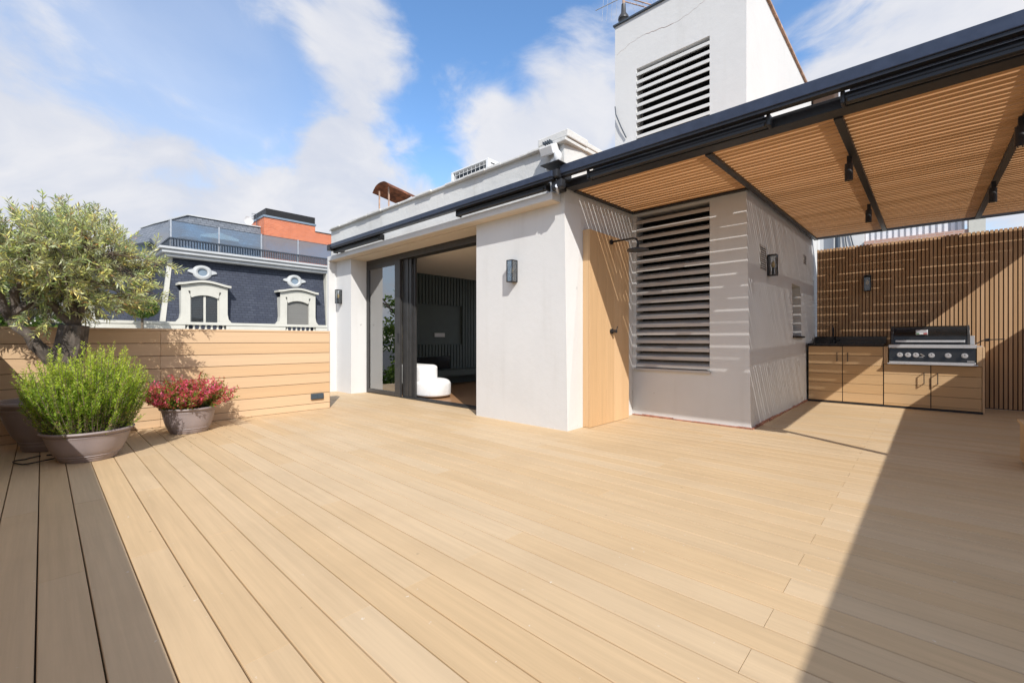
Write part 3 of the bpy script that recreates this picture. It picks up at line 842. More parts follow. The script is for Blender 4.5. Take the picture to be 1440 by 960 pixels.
# antenna mast on the tower
t = thing('antenna_mast', 'aluminium television antenna on a mast above the stair tower', 'antenna', (5.52, 3.05, 5.352))
m = MB(); m.tube([(5.52, 3.05, 5.353), (5.52, 3.05, 7.2)], .018, 10); m.build('mast', M['rustdark'], t)
m = MB(); m.lathe([(.02, 0), (.055, .015), (.06, .05), (.075, .07), (.072, .10), (.035, .16), (.028, .28)], (5.52, 3.05, 5.375), 20); m.build('clamp_bell', M['anthr'], t, auto=True)
m = MB(); m.tube([(5.52, 3.05, 5.70), (6.5, 2.95, 6.04)], .008, 8); m.tube([(5.52, 3.05, 5.76), (6.5, 2.95, 6.10)], .008, 8)
m.build('boom', M['rustdark'], t)
m = MB()
for k in range(6):
    f = .15+k*.17; x, y, z = 5.52+.98*f, 3.05-.1*f, 5.73+.34*f
    m.tube([(x, y-.12, z-.28), (x, y+.12, z+.28)], .003, 5)
for k in range(4):
    y = 3.14+k*.075; m.tube([(5.52, y+.03, 5.50+k*.03), (5.52, y, 5.95)], .003, 5)
m.tube([(5.52, 3.05, 5.76), (5.52, 3.50, 5.80)], .006, 6)
m.build('antenna_rods', M['alum'], t)
m = MB(); pts = [(5.412, 3.12, 4.22), (5.40, 3.10, 4.10), (5.40, 3.02, 3.90), (5.41, 2.95, 3.74)]; m.tube(pts, .008, 6)
tag(m.build('loose_cable', M['bars']), 'loose grey cable hanging down the left edge of the stair tower', 'cable')
# dark flue beyond the tower right top
t = MB(); t.box(9.3, 9.75, 1.12, 1.44, 4.95, 5.42)
tag(t.build('flue_box', M['backing'], None, bevel=.02), 'dark brown flue box behind the right top edge of the tower', 'flue')

# ------------------------------------------------------------------ planters and plants
def pot(t, c, rr, rb, h):
    prof = [(rb*.96, 0), (rb, .012), (rb*1.03, h*.10), (rb*1.055, h*.115), (rb*1.05, h*.13), (rb*1.09, h*.17), (rb*1.12, h*.185), (rb*1.11, h*.205)]
    for k in range(1, 9):
        f = k/8; prof.append((rb*1.11+(rr*.90-rb*1.11)*(f**.72), h*(.205+.60*f)))
    prof += [(rr*.915, h*.83), (rr*.90, h*.85), (rr*.93, h*.90), (rr*.985, h*.925), (rr, h*.955), (rr*.99, h*.985), (rr*.96, h), (rr*.91, h*.985), (rr*.89, h*.93), (rr*.86, h*.75), (rr*.5, h*.74)]
    m = MB(); m.lathe(prof, (c[0], c[1], .003), 56); m.build('planter', M['pot'], t, auto=True)
    m = MB(); m.lathe([(rr*.865, h*.80), (rr*.6, h*.83), (.02, h*.85)], (c[0], c[1], .003), 32); m.build('soil', M['soil'], t)

def leaf_quad(m, p, d, n, ln, w, r, fold=0):
    """narrow leaf as two quads (diamond with mid vertex widths)"""
    s = d.cross(n)
    if s.length < 1e-4: s = Vector((1, 0, 0))
    s.normalize(); q = p+d*ln*.5
    m.add([p, q+s*w*.5, p+d*ln, q-s*w*.5], [(0, 1, 2, 3)], r)
def rv(r): 
    while True:
        v = Vector((r.uniform(-1, 1), r.uniform(-1, 1), r.uniform(-1, 1)))
        if .05 < v.length < 1: return v.normalized()

# --- olive tree
ot = thing('olive_tree', 'gnarled silver green olive tree in the tallest planter', 'tree', (.07, 5.93, 0))
oc = Vector((.07, 5.93, 0))
pot(ot, (.07, 5.93), .375, .205, .455)
rr = random.Random(21)
tr = MB(); tw = MB(); lf = MB()
def limb(m, a, b, ra, rb, n=7, wob=.03, sides=9):
    a = Vector(a); b = Vector(b); pts = []; rs = []
    for k in range(n+1):
        f = k/n; p = a.lerp(b, f)
        if 0 < k < n: p += rv(rr)*wob
        pts.append(p); rs.append(ra+(rb-ra)*f+(rr.uniform(-1, 1)*ra*.08))
    m.tube(pts, rs, sides); return pts
fork = Vector((.21, 5.93, 1.10))
# gnarled multi-strand trunk
base = Vector((.09, 5.93, .36))
for k in range(6):
    a = k/6*2*math.pi; o1 = Vector((math.cos(a), math.sin(a), 0))
    a2 = a+.9; o2 = Vector((math.cos(a2), math.sin(a2), 0))
    mid = base.lerp(fork, .5)
    pts = [base+o1*.11, base.lerp(fork, .25)+o1*.07+rv(rr)*.012, mid+o2*.055+rv(rr)*.012, base.lerp(fork, .8)+o2*.055, fork+o2*.06+Vector((0, 0, .04))]
    tr.tube(pts, [.085, .065, .06, .062, .05], 10)
tr2 = limb(tr, base.lerp(fork, .50)+Vector((-.03, 0, 0)), (-.20, 5.95, 1.20), .060, .040, 6, .014, 10)
CC = Vector((.08, 5.93, 1.68)); RX, RZ = .84, .56
tips = []
starts = [fork+Vector((0, 0, .03))]*6+[Vector((-.20, 5.95, 1.20))]*4
mains = []
for k in range(10):
    th = k/10*2*math.pi+rr.uniform(-.2, .2)
    el = rr.choice([.1, .45, .8])
    if k < 6: th = rad(-150+60*k)
    d = Vector((math.cos(th)*math.cos(el), math.sin(th)*math.cos(el), math.sin(el)))
    e = CC+Vector((d.x*RX*.55, d.y*RX*.55, d.z*RZ*.6))
    mains.append(limb(tr, starts[k], e, .036, .012, 6, .03, 8))
mains.append(limb(tr, fork, CC+Vector((.05, 0, .25)), .045, .018, 6, .02, 8))
nodes = [p for mm in mains for p in mm[2:]]
# twig attractors through the crown
cnt = 0
while cnt < 640:
    v = rv(rr)*(rr.random()**.33)
    p = CC+Vector((v.x*RX, v.y*RX, v.z*RZ))
    nz = mnoise.noise(p*3.4+Vector((3, 1, 7)))
    if nz < -.10: continue
    edge = 1+.25*mnoise.noise(p*1.7)
    if v.length > .86+.5*mnoise.noise(p*2.3+Vector((9, 2, 4))): continue
    if p.z < (1.20 if p.x > .10 else .98): continue
    q = min(nodes, key=lambda n_: (n_-p).length+.25*max(0, (n_-CC).length-(p-CC).length))
    if (q-p).length > .75: continue
    cnt += 1
    pts = limb(tw, q, p, .006, .0025, 4, .02, 4)
    out = ((p-CC)*.6+(p-q)*.8+rv(rr)*.25+Vector((0, 0, .18))).normalized()
    nsh = rr.choice([1, 2, 2, 3])
    for s_ in range(nsh):
        d = (out+rv(rr)*.65).normalized(); ln = rr.uniform(.09, .20)
        if p.z > 1.85 and rr.random() < .4: d = (d*.4+Vector((0, 0, 1))).normalized(); ln *= 1.3
        b0 = pts[-1] if s_ else pts[-2]
        e = b0+d*ln+Vector((0, 0, -.02*rr.random()))
        tw.tube([b0, b0.lerp(e, .5)+rv(rr)*.008, e], [.0024, .002, .0012], 3, cap=False)
        nl = int(ln/.0115)
        side = rv(rr).cross(d).normalized()
        base_r = rr.random()
        for k in range(nl):
            f = (k+.5)/nl; pp = b0.lerp(e, f)
            side = Matrix.Rotation(rad(90)+rr.uniform(-.3, .3), 3, d) @ side
            for sg in (-1, 1):
                if rr.random() < .1: continue
                ld = (d*rr.uniform(.5, 1.0)+side*sg*rr.uniform(.6, 1.0)+rv(rr)*.2).normalized()
                nrm = (rv(rr)+Vector((0, 0, .8))).normalized()
                cr_ = min(1, max(0, base_r*.55+rr.random()*.45+.12*nz))
                if rr.random() < .03: cr_ = 1.0
                leaf_quad(lf, pp, ld, nrm, rr.uniform(.040, .066), rr.uniform(.009, .013), cr_)
# tall leader shoot at the left
for (sx, sy, h, tx) in ((-.28, 5.75, 2.38, -.30), (-.02, 5.9, 2.36, .0), (.42, 5.85, 2.22, .46)):
    b0 = Vector((sx, sy, 1.95)); e = Vector((tx, sy, h)); limb(tw, b0, e, .005, .002, 4, .01, 4)
    for k in range(60):
        f = rr.random(); pp = b0.lerp(e, f)
        ld = (Vector((0, 0, .8))+rv(rr)).normalized(); leaf_quad(lf, pp+rv(rr)*.015, ld, rv(rr), rr.uniform(.04, .06), .012, rr.random()*.8)
tr.build('trunk', M['bark'], ot, auto=True); tw.build('twigs', M['twig'], ot)
lf.build('crown', M['olive'], ot)

# --- rosemary
rt_ = thing('potted_rosemary', 'bushy bright green rosemary in a wide round planter', 'potted plant', (.27, 5.17, 0))
pot(rt_, (.27, 5.17), .300, .185, .255)
rr = random.Random(5); st = MB(); nd = MB()
def clump(cx, cy, z0, nst, spread, hmin, hmax, base_r, ndl, den, stemr, mcol, lean_pow=1.0, zs=1.0):
    for k in range(nst):
        th = rr.uniform(0, 2*math.pi); q = rr.random()**.5
        b = Vector((cx+math.cos(th)*q*base_r, cy+math.sin(th)*q*base_r, z0+rr.uniform(-.02, .02)))
        H = rr.uniform(hmin, hmax)*(1-.30*q*q)
        tip = Vector((cx+math.cos(th)*(q*spread)+rr.uniform(-.05, .05), cy+math.sin(th)*(q*spread)+rr.uniform(-.05, .05), z0+H))
        ctrl = Vector(((b.x*1.0+tip.x*1.2)/2.2, (b.y+tip.y*1.2)/2.2, z0+H*.42))
        pts = [b.lerp(ctrl, t_).lerp(ctrl.lerp(tip, t_), t_) for t_ in [0, .2, .4, .6, .8, 1]]
        st.tube(pts, [stemr, stemr*.9, stemr*.8, stemr*.65, stemr*.5, stemr*.3], 4, cap=False)
        for s_ in range(rr.choice([2, 3, 4])):     # side shoots
            f = rr.uniform(.3, .85); i0 = min(4, int(f*5)); p0 = pts[i0].lerp(pts[i0+1], f*5-i0)
            d = (pts[i0+1]-pts[i0]).normalized(); dd = (d+rv(rr)*.55+Vector((0, 0, .35))).normalized()
            e = p0+dd*rr.uniform(.07, .16)
            yield [p0, e], rr.random()
        yield pts[1:], rr.random()
for seg, br in clump(.27, .0+5.17, .20, 340, .41, .42, .83, .22, 0, 0, .0035, None):
    L_ = sum((seg[i+1]-seg[i]).length for i in range(len(seg)-1)); n_ = int(L_/.0048)
    for k in range(n_):
        f = k/n_*(len(seg)-1); i0 = min(len(seg)-2, int(f)); p = seg[i0].lerp(seg[i0+1], f-i0)
        d = (seg[i0+1]-seg[i0]).normalized(); sd = rv(rr).cross(d).normalized()
        ff = f/(len(seg)-1)
        if len(seg) > 2 and ff < .25 and rr.random() < .5: continue
        ld = (d*.9+sd*.9).normalized()
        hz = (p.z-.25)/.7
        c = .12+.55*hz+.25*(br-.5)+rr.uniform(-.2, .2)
        if rr.random() < .05: c = 1.0
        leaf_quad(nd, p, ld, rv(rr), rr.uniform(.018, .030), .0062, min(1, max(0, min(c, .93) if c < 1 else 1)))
for k in range(260):
    th = rr.uniform(0, 2*math.pi); q = rr.uniform(.25, 1)
    b = Vector((.27+math.cos(th)*.25*q, 5.17+math.sin(th)*.25*q, .20)); o_ = Vector((math.cos(th), math.sin(th), 0))
    e = b+o_*rr.uniform(.03, .16)+Vector((0, 0, rr.uniform(.10, .34)))+rv(rr)*.04
    if e.z < .3: continue
    st.tube([b, e], [.002, .001], 3, cap=False); n_ = int((e-b).length/.0055); d = (e-b).normalized()
    for j in range(n_):
        sd = rv(rr).cross(d).normalized(); c = .25+rr.uniform(-.2, .35)
        if rr.random() < .12: c = 1.0
        leaf_quad(nd, b.lerp(e, (j+rr.random())/n_), (d*.8+sd).normalized(), rv(rr), rr.uniform(.018, .028), .006, min(1, max(0, c)))
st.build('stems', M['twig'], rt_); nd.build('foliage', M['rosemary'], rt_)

# --- red shrub
rd = thing('potted_azalea', 'red and green small leaved shrub in the smallest planter', 'potted plant', (1.10, 5.88, 0))
pot(rd, (1.10, 5.88), .265, .175, .275)
rr = random.Random(11); st = MB(); nd = MB()
for seg, br in clump(1.10, 5.88, .25, 200, .42, .14, .34, .17, 0, 0, .0028, None):
    L_ = sum((seg[i+1]-seg[i]).length for i in range(len(seg)-1)); n_ = int(L_/.010)
    for k in range(n_):
        f = k/n_*(len(seg)-1); i0 = min(len(seg)-2, int(f)); p = seg[i0].lerp(seg[i0+1], f-i0)
        d = (seg[i0+1]-seg[i0]).normalized(); ff = f/(len(seg)-1)
        for q in range(2):
            ld = (d*.6+rv(rr)).normalized()
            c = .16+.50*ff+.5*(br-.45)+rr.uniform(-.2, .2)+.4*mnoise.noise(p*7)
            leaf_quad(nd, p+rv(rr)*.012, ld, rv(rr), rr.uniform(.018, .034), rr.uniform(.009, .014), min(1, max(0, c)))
st.build('stems', M['twig'], rd); nd.build('foliage', M['red'], rd)

# --- cable loop and leaf litter on the deck
m = MB(); pts = []
lc = Vector((.0, 5.27))
path = [(.17, 5.62, .27), (.13, 5.55, .12), (.09, 5.50, .012)]
for k in range(0, 25):
    a = rad(60)-2*math.pi*k/24*.95
    path.append((-.035+.125*math.cos(a), 5.345+.125*math.sin(a), .009+.012*abs(math.sin(a*1.5))))
m.tube(path, .0055, 8)
tag(m.build('irrigation_hose', M['cable'], None, smooth=True), 'thin black irrigation hose looped on the deck beside the planters', 'hose')
rr = random.Random(9); m = MB()
for k in range(420):
    a, b = rr.uniform(-.35, 2.2), rr.uniform(3.2, 6.35)
    if rr.random() > math.exp(-((a-.55)**2+(b-5.7)**2)/.5): continue
    th = rr.uniform(0, 6.28); leaf_quad(m, Vector((a, b, .004)), Vector((math.cos(th), math.sin(th), .02)), Vector((0, 0, 1)), rr.uniform(.02, .045), .007, rr.random())
struct(m.build('fallen_leaves', M['twig']), 'stuff')['label'] = 'small dry leaves scattered on the deck around the planters'

# ------------------------------------------------------------------ background: mansard building
V = 28.0
H = thing('mansard_building', 'white apartment block with dark slate mansard roof across the street', 'building', (8, V, -18.2))
m = MB(); m.box(3.6, 17, V-.35, V+14, -18.2, 1.3); m.build('wall', M['stonew'], H)
m = MB(); m.add([(4.04, V, 1.31), (17, V, 1.31), (17, V+14, 1.31), (4.04, V+14, 1.31), (4.50, V+.45, 5.25), (17, V+.45, 5.25), (17, V+13, 5.25), (4.50, V+13, 5.25)],
  [(0,1,5,4),(1,2,6,5),(2,3,7,6),(3,0,4,7),(4,5,6,7)]); m.build('roof', M['slate'], H)
m = MB(); m.add([(3.98, V-.03, 1.31), (4.20, V-.03, 1.31), (4.62, V+.40, 5.25), (4.44, V+.40, 5.25), (3.98, V+.2, 1.31), (4.20, V+.2, 1.31), (4.62, V+.6, 5.25), (4.44, V+.6, 5.25)],
  [(0,1,2,3),(3,2,6,7),(1,5,6,2),(4,0,3,7),(7,6,5,4)])
m.build('hip_trim', M['stonew'], H)
m = MB(); m.box(12.45, 12.75, V-.02, V+.5, 1.31, 5.25); m.build('hip_trim', M['stonew'], H)
m = MB(); m.box(4.25, 17, V-.05, V+13.4, 5.26, 5.42); m.box(4.10, 17, V-.20, V+13.5, 5.421, 5.60); m.box(3.98, 17, V-.30, V+13.6, 5.601, 5.72)
m.build('cornice', M['cornice'], H, bevel=.02)
# balustrade band at eaves
m = MB(); m.box(-9, 17, V-.75, V-.45, 1.78, 1.92); m.box(-9, 17, V-.72, V-.48, 1.0, 1.38)
segs = [(-9, -.2), (1.2, 4.95), (6.75, 9.75), (11.5, 17)]
for a, b in segs: m.box(a, b, V-.71, V-.49, 1.38, 1.779)
m.build('balustrade', M['stonew'], H, bevel=.01)
m = MB()
for a, b in ((-.2, 1.2), (4.95, 6.75), (9.75, 11.5)):
    x = a+.12
    while x < b: m.lathe([(.06, 0), (.085, .1), (.06, .2), (.035, .3), (.06, .395)], (x, V-.6, 1.383), 8); x += .26
m.build('balusters', M['stonew'], H)
def dormer(uc, wing=0, vv=V, shutter=False):
    # surround
    w2, z0, z1 = 1.03, 1.9, 3.55
    m = MB(); y0, y1 = vv-.26, vv+.9
    ww = .64
    m.box(uc-w2, uc-ww, y0, y1, z0, z1); m.box(uc+ww, uc+w2, y0, y1, z0, z1)
    # flared feet
    for s_ in (-1, 1):
        m.prism([(uc+s_*w2, z0), (uc+s_*(w2+.22), z0), (uc+s_*(w2+.05), z0+.22), (uc+s_*w2, z0+.5)][::s_], 1, y0, y1-.1)
    # arched head
    top = []; n = 14
    for k in range(n+1):
        f = k/n; top.append((uc-w2+2*w2*f, z1+.27+.16*math.sin(math.pi*f)**1.5))
    bot = [(uc-ww+2*ww*k/n, 3.18+.18*math.sin(math.pi*k/n)**.8) for k in range(n+1)]
    poly_l = [(uc-w2, z1)]+top+[(uc+w2, z1), (uc+ww, z1)]+bot[::-1]+[(uc-ww, z1)]
    # build head as quads
    vs = []; fs = []
    for yy in (y0, y1):
        for k in range(n+1):
            xb = uc-w2+2*w2*k/n
            xi = min(max(xb, uc-ww), uc+ww); f = (xi-uc+ww)/(2*ww)
            vs.append((xb, yy, z1 if (xb < uc-ww or xb > uc+ww) else 3.18+.18*math.sin(math.pi*f)**.8)); vs.append((top[k][0], yy, top[k][1]))
    o = 2*(n+1)
    for k in range(n):
        fs += [(2*k, 2*k+2, 2*k+3, 2*k+1), (o+2*k+1, o+2*k+3, o+2*k+2, o+2*k), (2*k+1, 2*k+3, o+2*k+3, o+2*k+1), (2*k+2, 2*k, o+2*k, o+2*k+2)]
    m.add(vs, fs)
    wn = m.build('window', M['stonew'], H)
    # cornice cap
    m = MB(); vs = []; fs = []
    for yy in (y0-.16, y1+.1):
        for k in range(n+1):
            f = k/n; x = uc-w2-.14+(2*w2+.28)*f; z = z1+.272+.20*math.sin(math.pi*f)**1.6; vs += [(x, yy, z), (x, yy, z+.11)]
    for k in range(n):
        fs += [(2*k, 2*k+2, 2*k+3, 2*k+1), (o+2*k+1, o+2*k+3, o+2*k+2, o+2*k), (2*k+1, 2*k+3, o+2*k+3, o+2*k+1), (2*k+2, 2*k, o+2*k, o+2*k+2)]
    fs += [(0, 1, o+1, o), (2*n+1, 2*n, o+2*n, o+2*n+1)]
    m.add(vs, fs); m.build('pediment', M['stonew'], wn)
    m = MB(); m.box(uc-ww, uc+ww, y0+.15, y0+.20, z0, 3.40); m.build('shutter' if shutter else 'blind', M['shutter' if shutter else 'blind'], wn)
    if not shutter:
        m = MB(); m.box(uc-.05, uc+.05, y0+.10, y0+.149, z0, 3.34); m.box(uc-ww, uc-ww+.06, y0+.10, y0+.149, z0, 3.3); m.box(uc+ww-.06, uc+ww, y0+.10, y0+.149, z0, 3.3)
        m.build('mullion', M['stonew'], wn)
        m = MB(); m.box(uc-ww+.062, uc+ww-.062, y0+.125, y0+.13, z0, 3.3); m.build('pane', M['lampglass'], wn)
def oculus(uc, zc, vv):
    m = MB(); n = 32; prof = [(.20, .0), (.20, -.10), (.27, -.14), (.36, -.10), (.40, -.04), (.40, .3)]
    vs = []
    for r_, y in prof:
        for k in range(n):
            a = 2*math.pi*k/n; vs.append((uc+r_*math.cos(a)*1.12, vv+y, zc+r_*math.sin(a)))
    fs = [(i*n+k, (i+1)*n+k, (i+1)*n+(k+1) % n, i*n+(k+1) % n) for i in range(len(prof)-1) for k in range(n)]
    m.add(vs, fs)
    for s_ in (-1, 1): m.prism([(uc+s_*.40, zc-.10), (uc+s_*.66, zc-.02), (uc+s_*.62, zc+.08), (uc+s_*.42, zc+.14)][::s_], 1, vv-.08, vv+.2)
    o_ = m.build('oculus', M['cornice'], H)
    m = MB(); m.tube([(uc, vv-.02, zc), (uc, vv+.02, zc)], .215, 24); m.build('pane', M['bluegrey'], o_)
def roofy(z): return V+.45*(z-1.31)/3.94
for uc, sh in ((5.885, False), (10.63, True), (15.4, True)):
    dormer(uc, 0, V, sh); oculus(uc, 4.63, roofy(4.63)-.02)
# terrace: fence bars + glass
m = MB(); x = 4.45
while x < 17: m.box(x, x+.035, V-.12, V-.09, 5.73, 6.16); x += .125
m.box(4.4, 17, V-.13, V-.08, 6.16, 6.22); m.box(4.4, 17, V-.125, V-.085, 5.722, 5.76)
y = V
while y < V+8: m.box(4.4, 4.43, y, y+.035, 5.73, 6.16); y += .16
m.box(4.38, 4.44, V-.08, V+8, 6.16, 6.22)
m.build('terrace_railing', M['bars'], H)
for k, (a, b) in enumerate(((4.50, 6.53), (6.60, 8.62), (8.69, 10.66), (10.73, 12.76), (12.83, 14.9), (14.97, 17))):
    m = MB(); m.box(a, b, V-.03, V-.015, 5.80, 7.07); m.build('glass_panel', M['balglass'], H)
m = MB(); m.box(4.41, 4.425, V+.03, V+8, 5.80, 7.07); m.build('glass_panel', M['balglass'], H)
m = MB()
for x in (4.43, 6.53, 8.62, 10.66, 12.76, 14.9): m.box(x, x+.07, V-.05, V+.02, 5.75, 7.12)
m.build('glass_posts', M['alum'], H)
m = MB(); m.box(4.43, 17, V-.045, V+.0, 7.075, 7.10); m.build('glass_handrail', M['bars'], H)
# set back penthouse
m = MB(); m.prism([(5.75, 31.3), (10.0, 31.3), (10.0, 37), (3.9, 37), (4.5, 35.0)], 2, 5.72, 6.9); m.build('penthouse_wall', M['bluegrey'], H)
bt_ = [(5.55, 30.8), (10.6, 30.8), (10.6, 38), (3.2, 38), (4.05, 34.9)]; tp_ = [(5.85, 31.2), (10.2, 31.2), (10.2, 37), (4.4, 37), (4.85, 34.9)]
m = MB(); m.add([(a, b, 6.9) for a, b in bt_]+[(a, b, 8.22) for a, b in tp_], [(4,3,2,1,0), (5,6,7,8,9)]+[(k, (k+1) % 5, 5+(k+1) % 5, 5+k) for k in range(5)])
m.build('penthouse_roof', M['slate2'], H)
m = MB(); m.prism([(5.75, 31.1), (10.2, 31.1), (10.2, 37.1), (4.3, 37.1), (4.75, 34.9)], 2, 8.221, 8.29); m.build('roof_trim', M['cornice'], H)
m = MB(); m.prism([(6.3, 7.0), (8.2, 7.0), (8.2, 7.12), (7.25, 7.36), (6.3, 7.12)], 1, 30.5, 30.85); m.build('gable_trim', M['stonew'], H)
bk = MB(); bk.box(9.60, 12.80, 30.5, 33, 5.72, 8.80); bk.box(12.801, 17, 30.5, 33, 5.72, 8.40); b_ = bk.build('brick_block', M['brick'], H)
m = MB(); m.box(9.55, 12.85, 30.44, 33.05, 8.801, 8.92); m.build('metal_band', M['bluegrey'], b_)
m = MB()
for k in range(8): m.box(9.7, 12.8, 30.5, 32.9, 8.93+k*.058, 8.965+k*.058)
m.box(9.75, 12.75, 30.6, 32.8, 8.921, 9.38); m.build('louver_box', M['anthr'], b_)
m = MB(); m.box(12.80, 17, 30.46, 33.05, 8.401, 8.45); m.build('coping', M['anthr'], b_)
# left wing
m = MB(); m.box(-9, 3.55, V+4.6, V+14, -18.2, 1.3); m.build('wing_wall', M['stonew'], H)
m = MB(); m.add([(-9, V+5, 1.31), (4.3, V+5, 1.31), (4.3, V+14, 1.31), (-9, V+14, 1.31), (-9, V+5.5, 5.25), (4.3, V+5.5, 5.25), (4.3, V+13, 5.25), (-9, V+13, 5.25)],
  [(0,1,5,4),(1,2,6,5),(2,3,7,6),(3,0,4,7),(4,5,6,7)]); m.build('wing_roof', M['slate'], H)
m = MB(); m.box(-9, 4.2, V+4.8, V+13.5, 5.26, 5.72); m.build('wing_cornice', M['cornice'], H)
for uc in (.9, -3.2): dormer(uc, 0, V+5, True)
# roof tiny things across the street
t = thing('satellite_dish', 'white satellite dish on the slate roof across the street', 'satellite dish', (9.0, 31.6, 8.29))
m = MB(); n = 20; vs = [(9.0, 31.5, 8.62)]; 
for rr_, dy in ((.12, -.01), (.20, -.035), (.27, -.07)):
    for k in range(n): a = 2*math.pi*k/n; vs.append((9.0+rr_*math.cos(a), 31.5+dy, 8.62+rr_*math.sin(a)))
fs = [(0, 1+(k+1) % n, 1+k) for k in range(n)]
for i in range(2): fs += [(1+i*n+k, 1+i*n+(k+1) % n, 1+(i+1)*n+(k+1) % n, 1+(i+1)*n+k) for k in range(n)]
m.add(vs, fs); m.build('dish', M['white'], t); m = MB(); m.tube([(9.0, 31.55, 8.29), (9.0, 31.52, 8.6)], .03, 8); m.build('mast', M['alum'], t)
t = thing('roof_antenna', 'thin television antenna beside the orange brick block', 'antenna', (9.45, 31.5, 8.29))
m = MB(); m.tube([(9.45, 31.4, 8.25), (9.45, 31.4, 9.15)], .02, 6); m.build('mast', M['bars'], t)
m = MB()
for k in range(4): m.tube([(9.15+.0*k, 31.4, 8.75+k*.11), (9.85-.08*k, 31.4, 8.82+k*.1)], .012, 4)
m.tube([(9.45, 31.1, 8.95), (9.45, 31.8, 8.95)], .012, 4); m.build('antenna_rods', M['bars'], t)
# topiary ball on the neighbour's terrace
t = thing('topiary_tree', 'small round topiary ball on a thin stem beyond the parapet', 'topiary', (3.0, V-1.6, .6))
rr = random.Random(2); m = MB(); c = None
uu = None
rt = (200-CX)/F; vv = V-1.6; uu = vv*(CA+rt*SA)/(SA-rt*CA)
f_ = CA*uu+SA*vv; zc = 1+(478-433)*f_/F
t.location = (uu, vv, .55)
for k in range(2600):
    d = rv(rr); rad_ = .60*(.75+.25*rr.random()); p = Vector((uu+d.x*rad_, vv+d.y*rad_, zc+d.z*rad_*.72))
    leaf_quad(m, p, (d+rv(rr)).normalized(), rv(rr), rr.uniform(.07, .11), .06, rr.random())
m.build('crown', M['farleaf'], t)
m = MB(); m.tube([(uu, vv, .56), (uu, vv, zc)], .05, 8); m.build('trunk', M['twig'], t)
m = MB(); m.box(uu-.3, uu+.3, vv-.3, vv+.3, .553, 1.0); m.build('planter', M['pot'], t)
m = MB(); m.box(-9, 17, V-2.2, V-.76, .35, .55); m.build('eaves_terrace', M['stonew'], H)

# background tree rising behind the olive at far left
t = thing('plane_tree', 'yellow green street tree rising behind the olive at far left', 'tree', (-.9, 13, -18.2))
rr = random.Random(77); m = MB(); lv = MB()
m.tube([(-.9, 13, -18.2), (-.85, 13, -8), (-.7, 13.1, -1), (-.6, 13, 2.2)], [.35, .26, .18, .06], 10)
for k in range(14):
    a = rr.uniform(0, 6.28); z0 = rr.uniform(-3, 1.5); e = Vector((-.6+math.cos(a)*1.4, 13+math.sin(a)*1.4, z0+rr.uniform(.8, 1.8)))
    m.tube([(-.68, 13, z0), e], [.07, .02], 6)
m.build('trunk', M['bark'], t)
for k in range(90):
    d = rv(rr)*(rr.random()**.4); c = Vector((-.75+d.x*1.55, 13+d.y*1.75, .25+d.z*3.0))
    for q in range(110):
        e = rv(rr)*rr.random()**.5*.42; p = c+e
        leaf_quad(lv, p, rv(rr), rv(rr), rr.uniform(.10, .16), .09, min(1, max(0, .35+.3*e.normalized().z+rr.uniform(-.3, .3))))
lv.build('crown', M['farleaf'], t)

# ------------------------------------------------------------------ background right building
t = thing('white_building', 'white building with corrugated cladding and pale brick ledge behind fence', 'building', (22, 2, -18.2))
m = MB(); m.box(22.3, 32, -1.2, 9, -18.2, 4.4); m.build('wall', M['stonew'], t)
m = MB(); m.box(22.0, 32, -1.30, 1.72, 4.41, 4.86); m.build('brick_ledge', M['brick2'], t)
m = MB(); y = 1.70
while y > -1.0: m.box(22.25, 22.33, y-.10, y, 4.861, 6.0); m.box(22.331, 22.36, y-.17, y-.101, 4.861, 6.0); y -= .171
m.build('corrugated_cladding', M['corr'], t)
m = MB(); m.box(22.1, 32, 1.73, 9, 4.41, 6.0); m.build('upper_wall', M['plaster'], t)
m = MB(); m.box(21.94, 22.7, -1.52, -1.12, 4.0, 5.9); m.build('chimney', M['stonew'], t)
m = MB(); m.tube([(21.9, 2.55, 3.0), (21.9, 2.55, 5.9)], .09, 10); m.build('downpipe', M['bars'], t)
m = MB(); m.tube([(22.05, 2.25, 4.4), (22.05, 2.4, 5.9)], .02, 6); m.tube([(22.05, 2.0, 4.4), (22.05, 2.3, 5.9)], .02, 6); m.build('cables', M['bars'], t)

# ------------------------------------------------------------------ light
sunv = Vector((1, 1.635, -1.571)).normalized()
sl = bpy.data.lights.new('sun', 'SUN'); sl.energy = 3.6; sl.angle = rad(.38); sl.color = (1, .975, .93)
so = bpy.data.objects.new('sun', sl); COL.objects.link(so)
so.rotation_euler = sunv.to_track_quat('-Z', 'Y').to_euler(); so.location = (-5, -8, 9)
elev = math.asin(-sunv.z); rot = math.atan2(-sunv.x, -sunv.y)
W = bpy.data.worlds.new('World'); sc.world = W; W.use_nodes = True
nt = W.node_tree; bg = nt.nodes['Background']; bg.inputs['Strength'].default_value = .12
sky = nt.nodes.new('ShaderNodeTexSky'); sky.sky_type = 'NISHITA'; sky.sun_disc = False
sky.sun_elevation = elev; sky.sun_rotation = rot; sky.air_density = 1.0; sky.dust_density = .6; sky.ozone_density = 2.0
tc = nt.nodes.new('ShaderNodeTexCoord'); gen = tc.outputs['Generated']
sep = nt.nodes.new('ShaderNodeSeparateXYZ'); L(nt, gen, sep.inputs[0])
zz = mathn(nt, 'MAXIMUM', sep.outputs[2], 0.0)
den = mathn(nt, 'ADD', zz, .38)
cmb = nt.nodes.new('ShaderNodeCombineXYZ')
L(nt, mathn(nt, 'DIVIDE', sep.outputs[0], den), cmb.inputs[0]); L(nt, mathn(nt, 'DIVIDE', sep.outputs[1], den), cmb.inputs[1])
L(nt, mathn(nt, 'MULTIPLY', zz, .6), cmb.inputs[2])
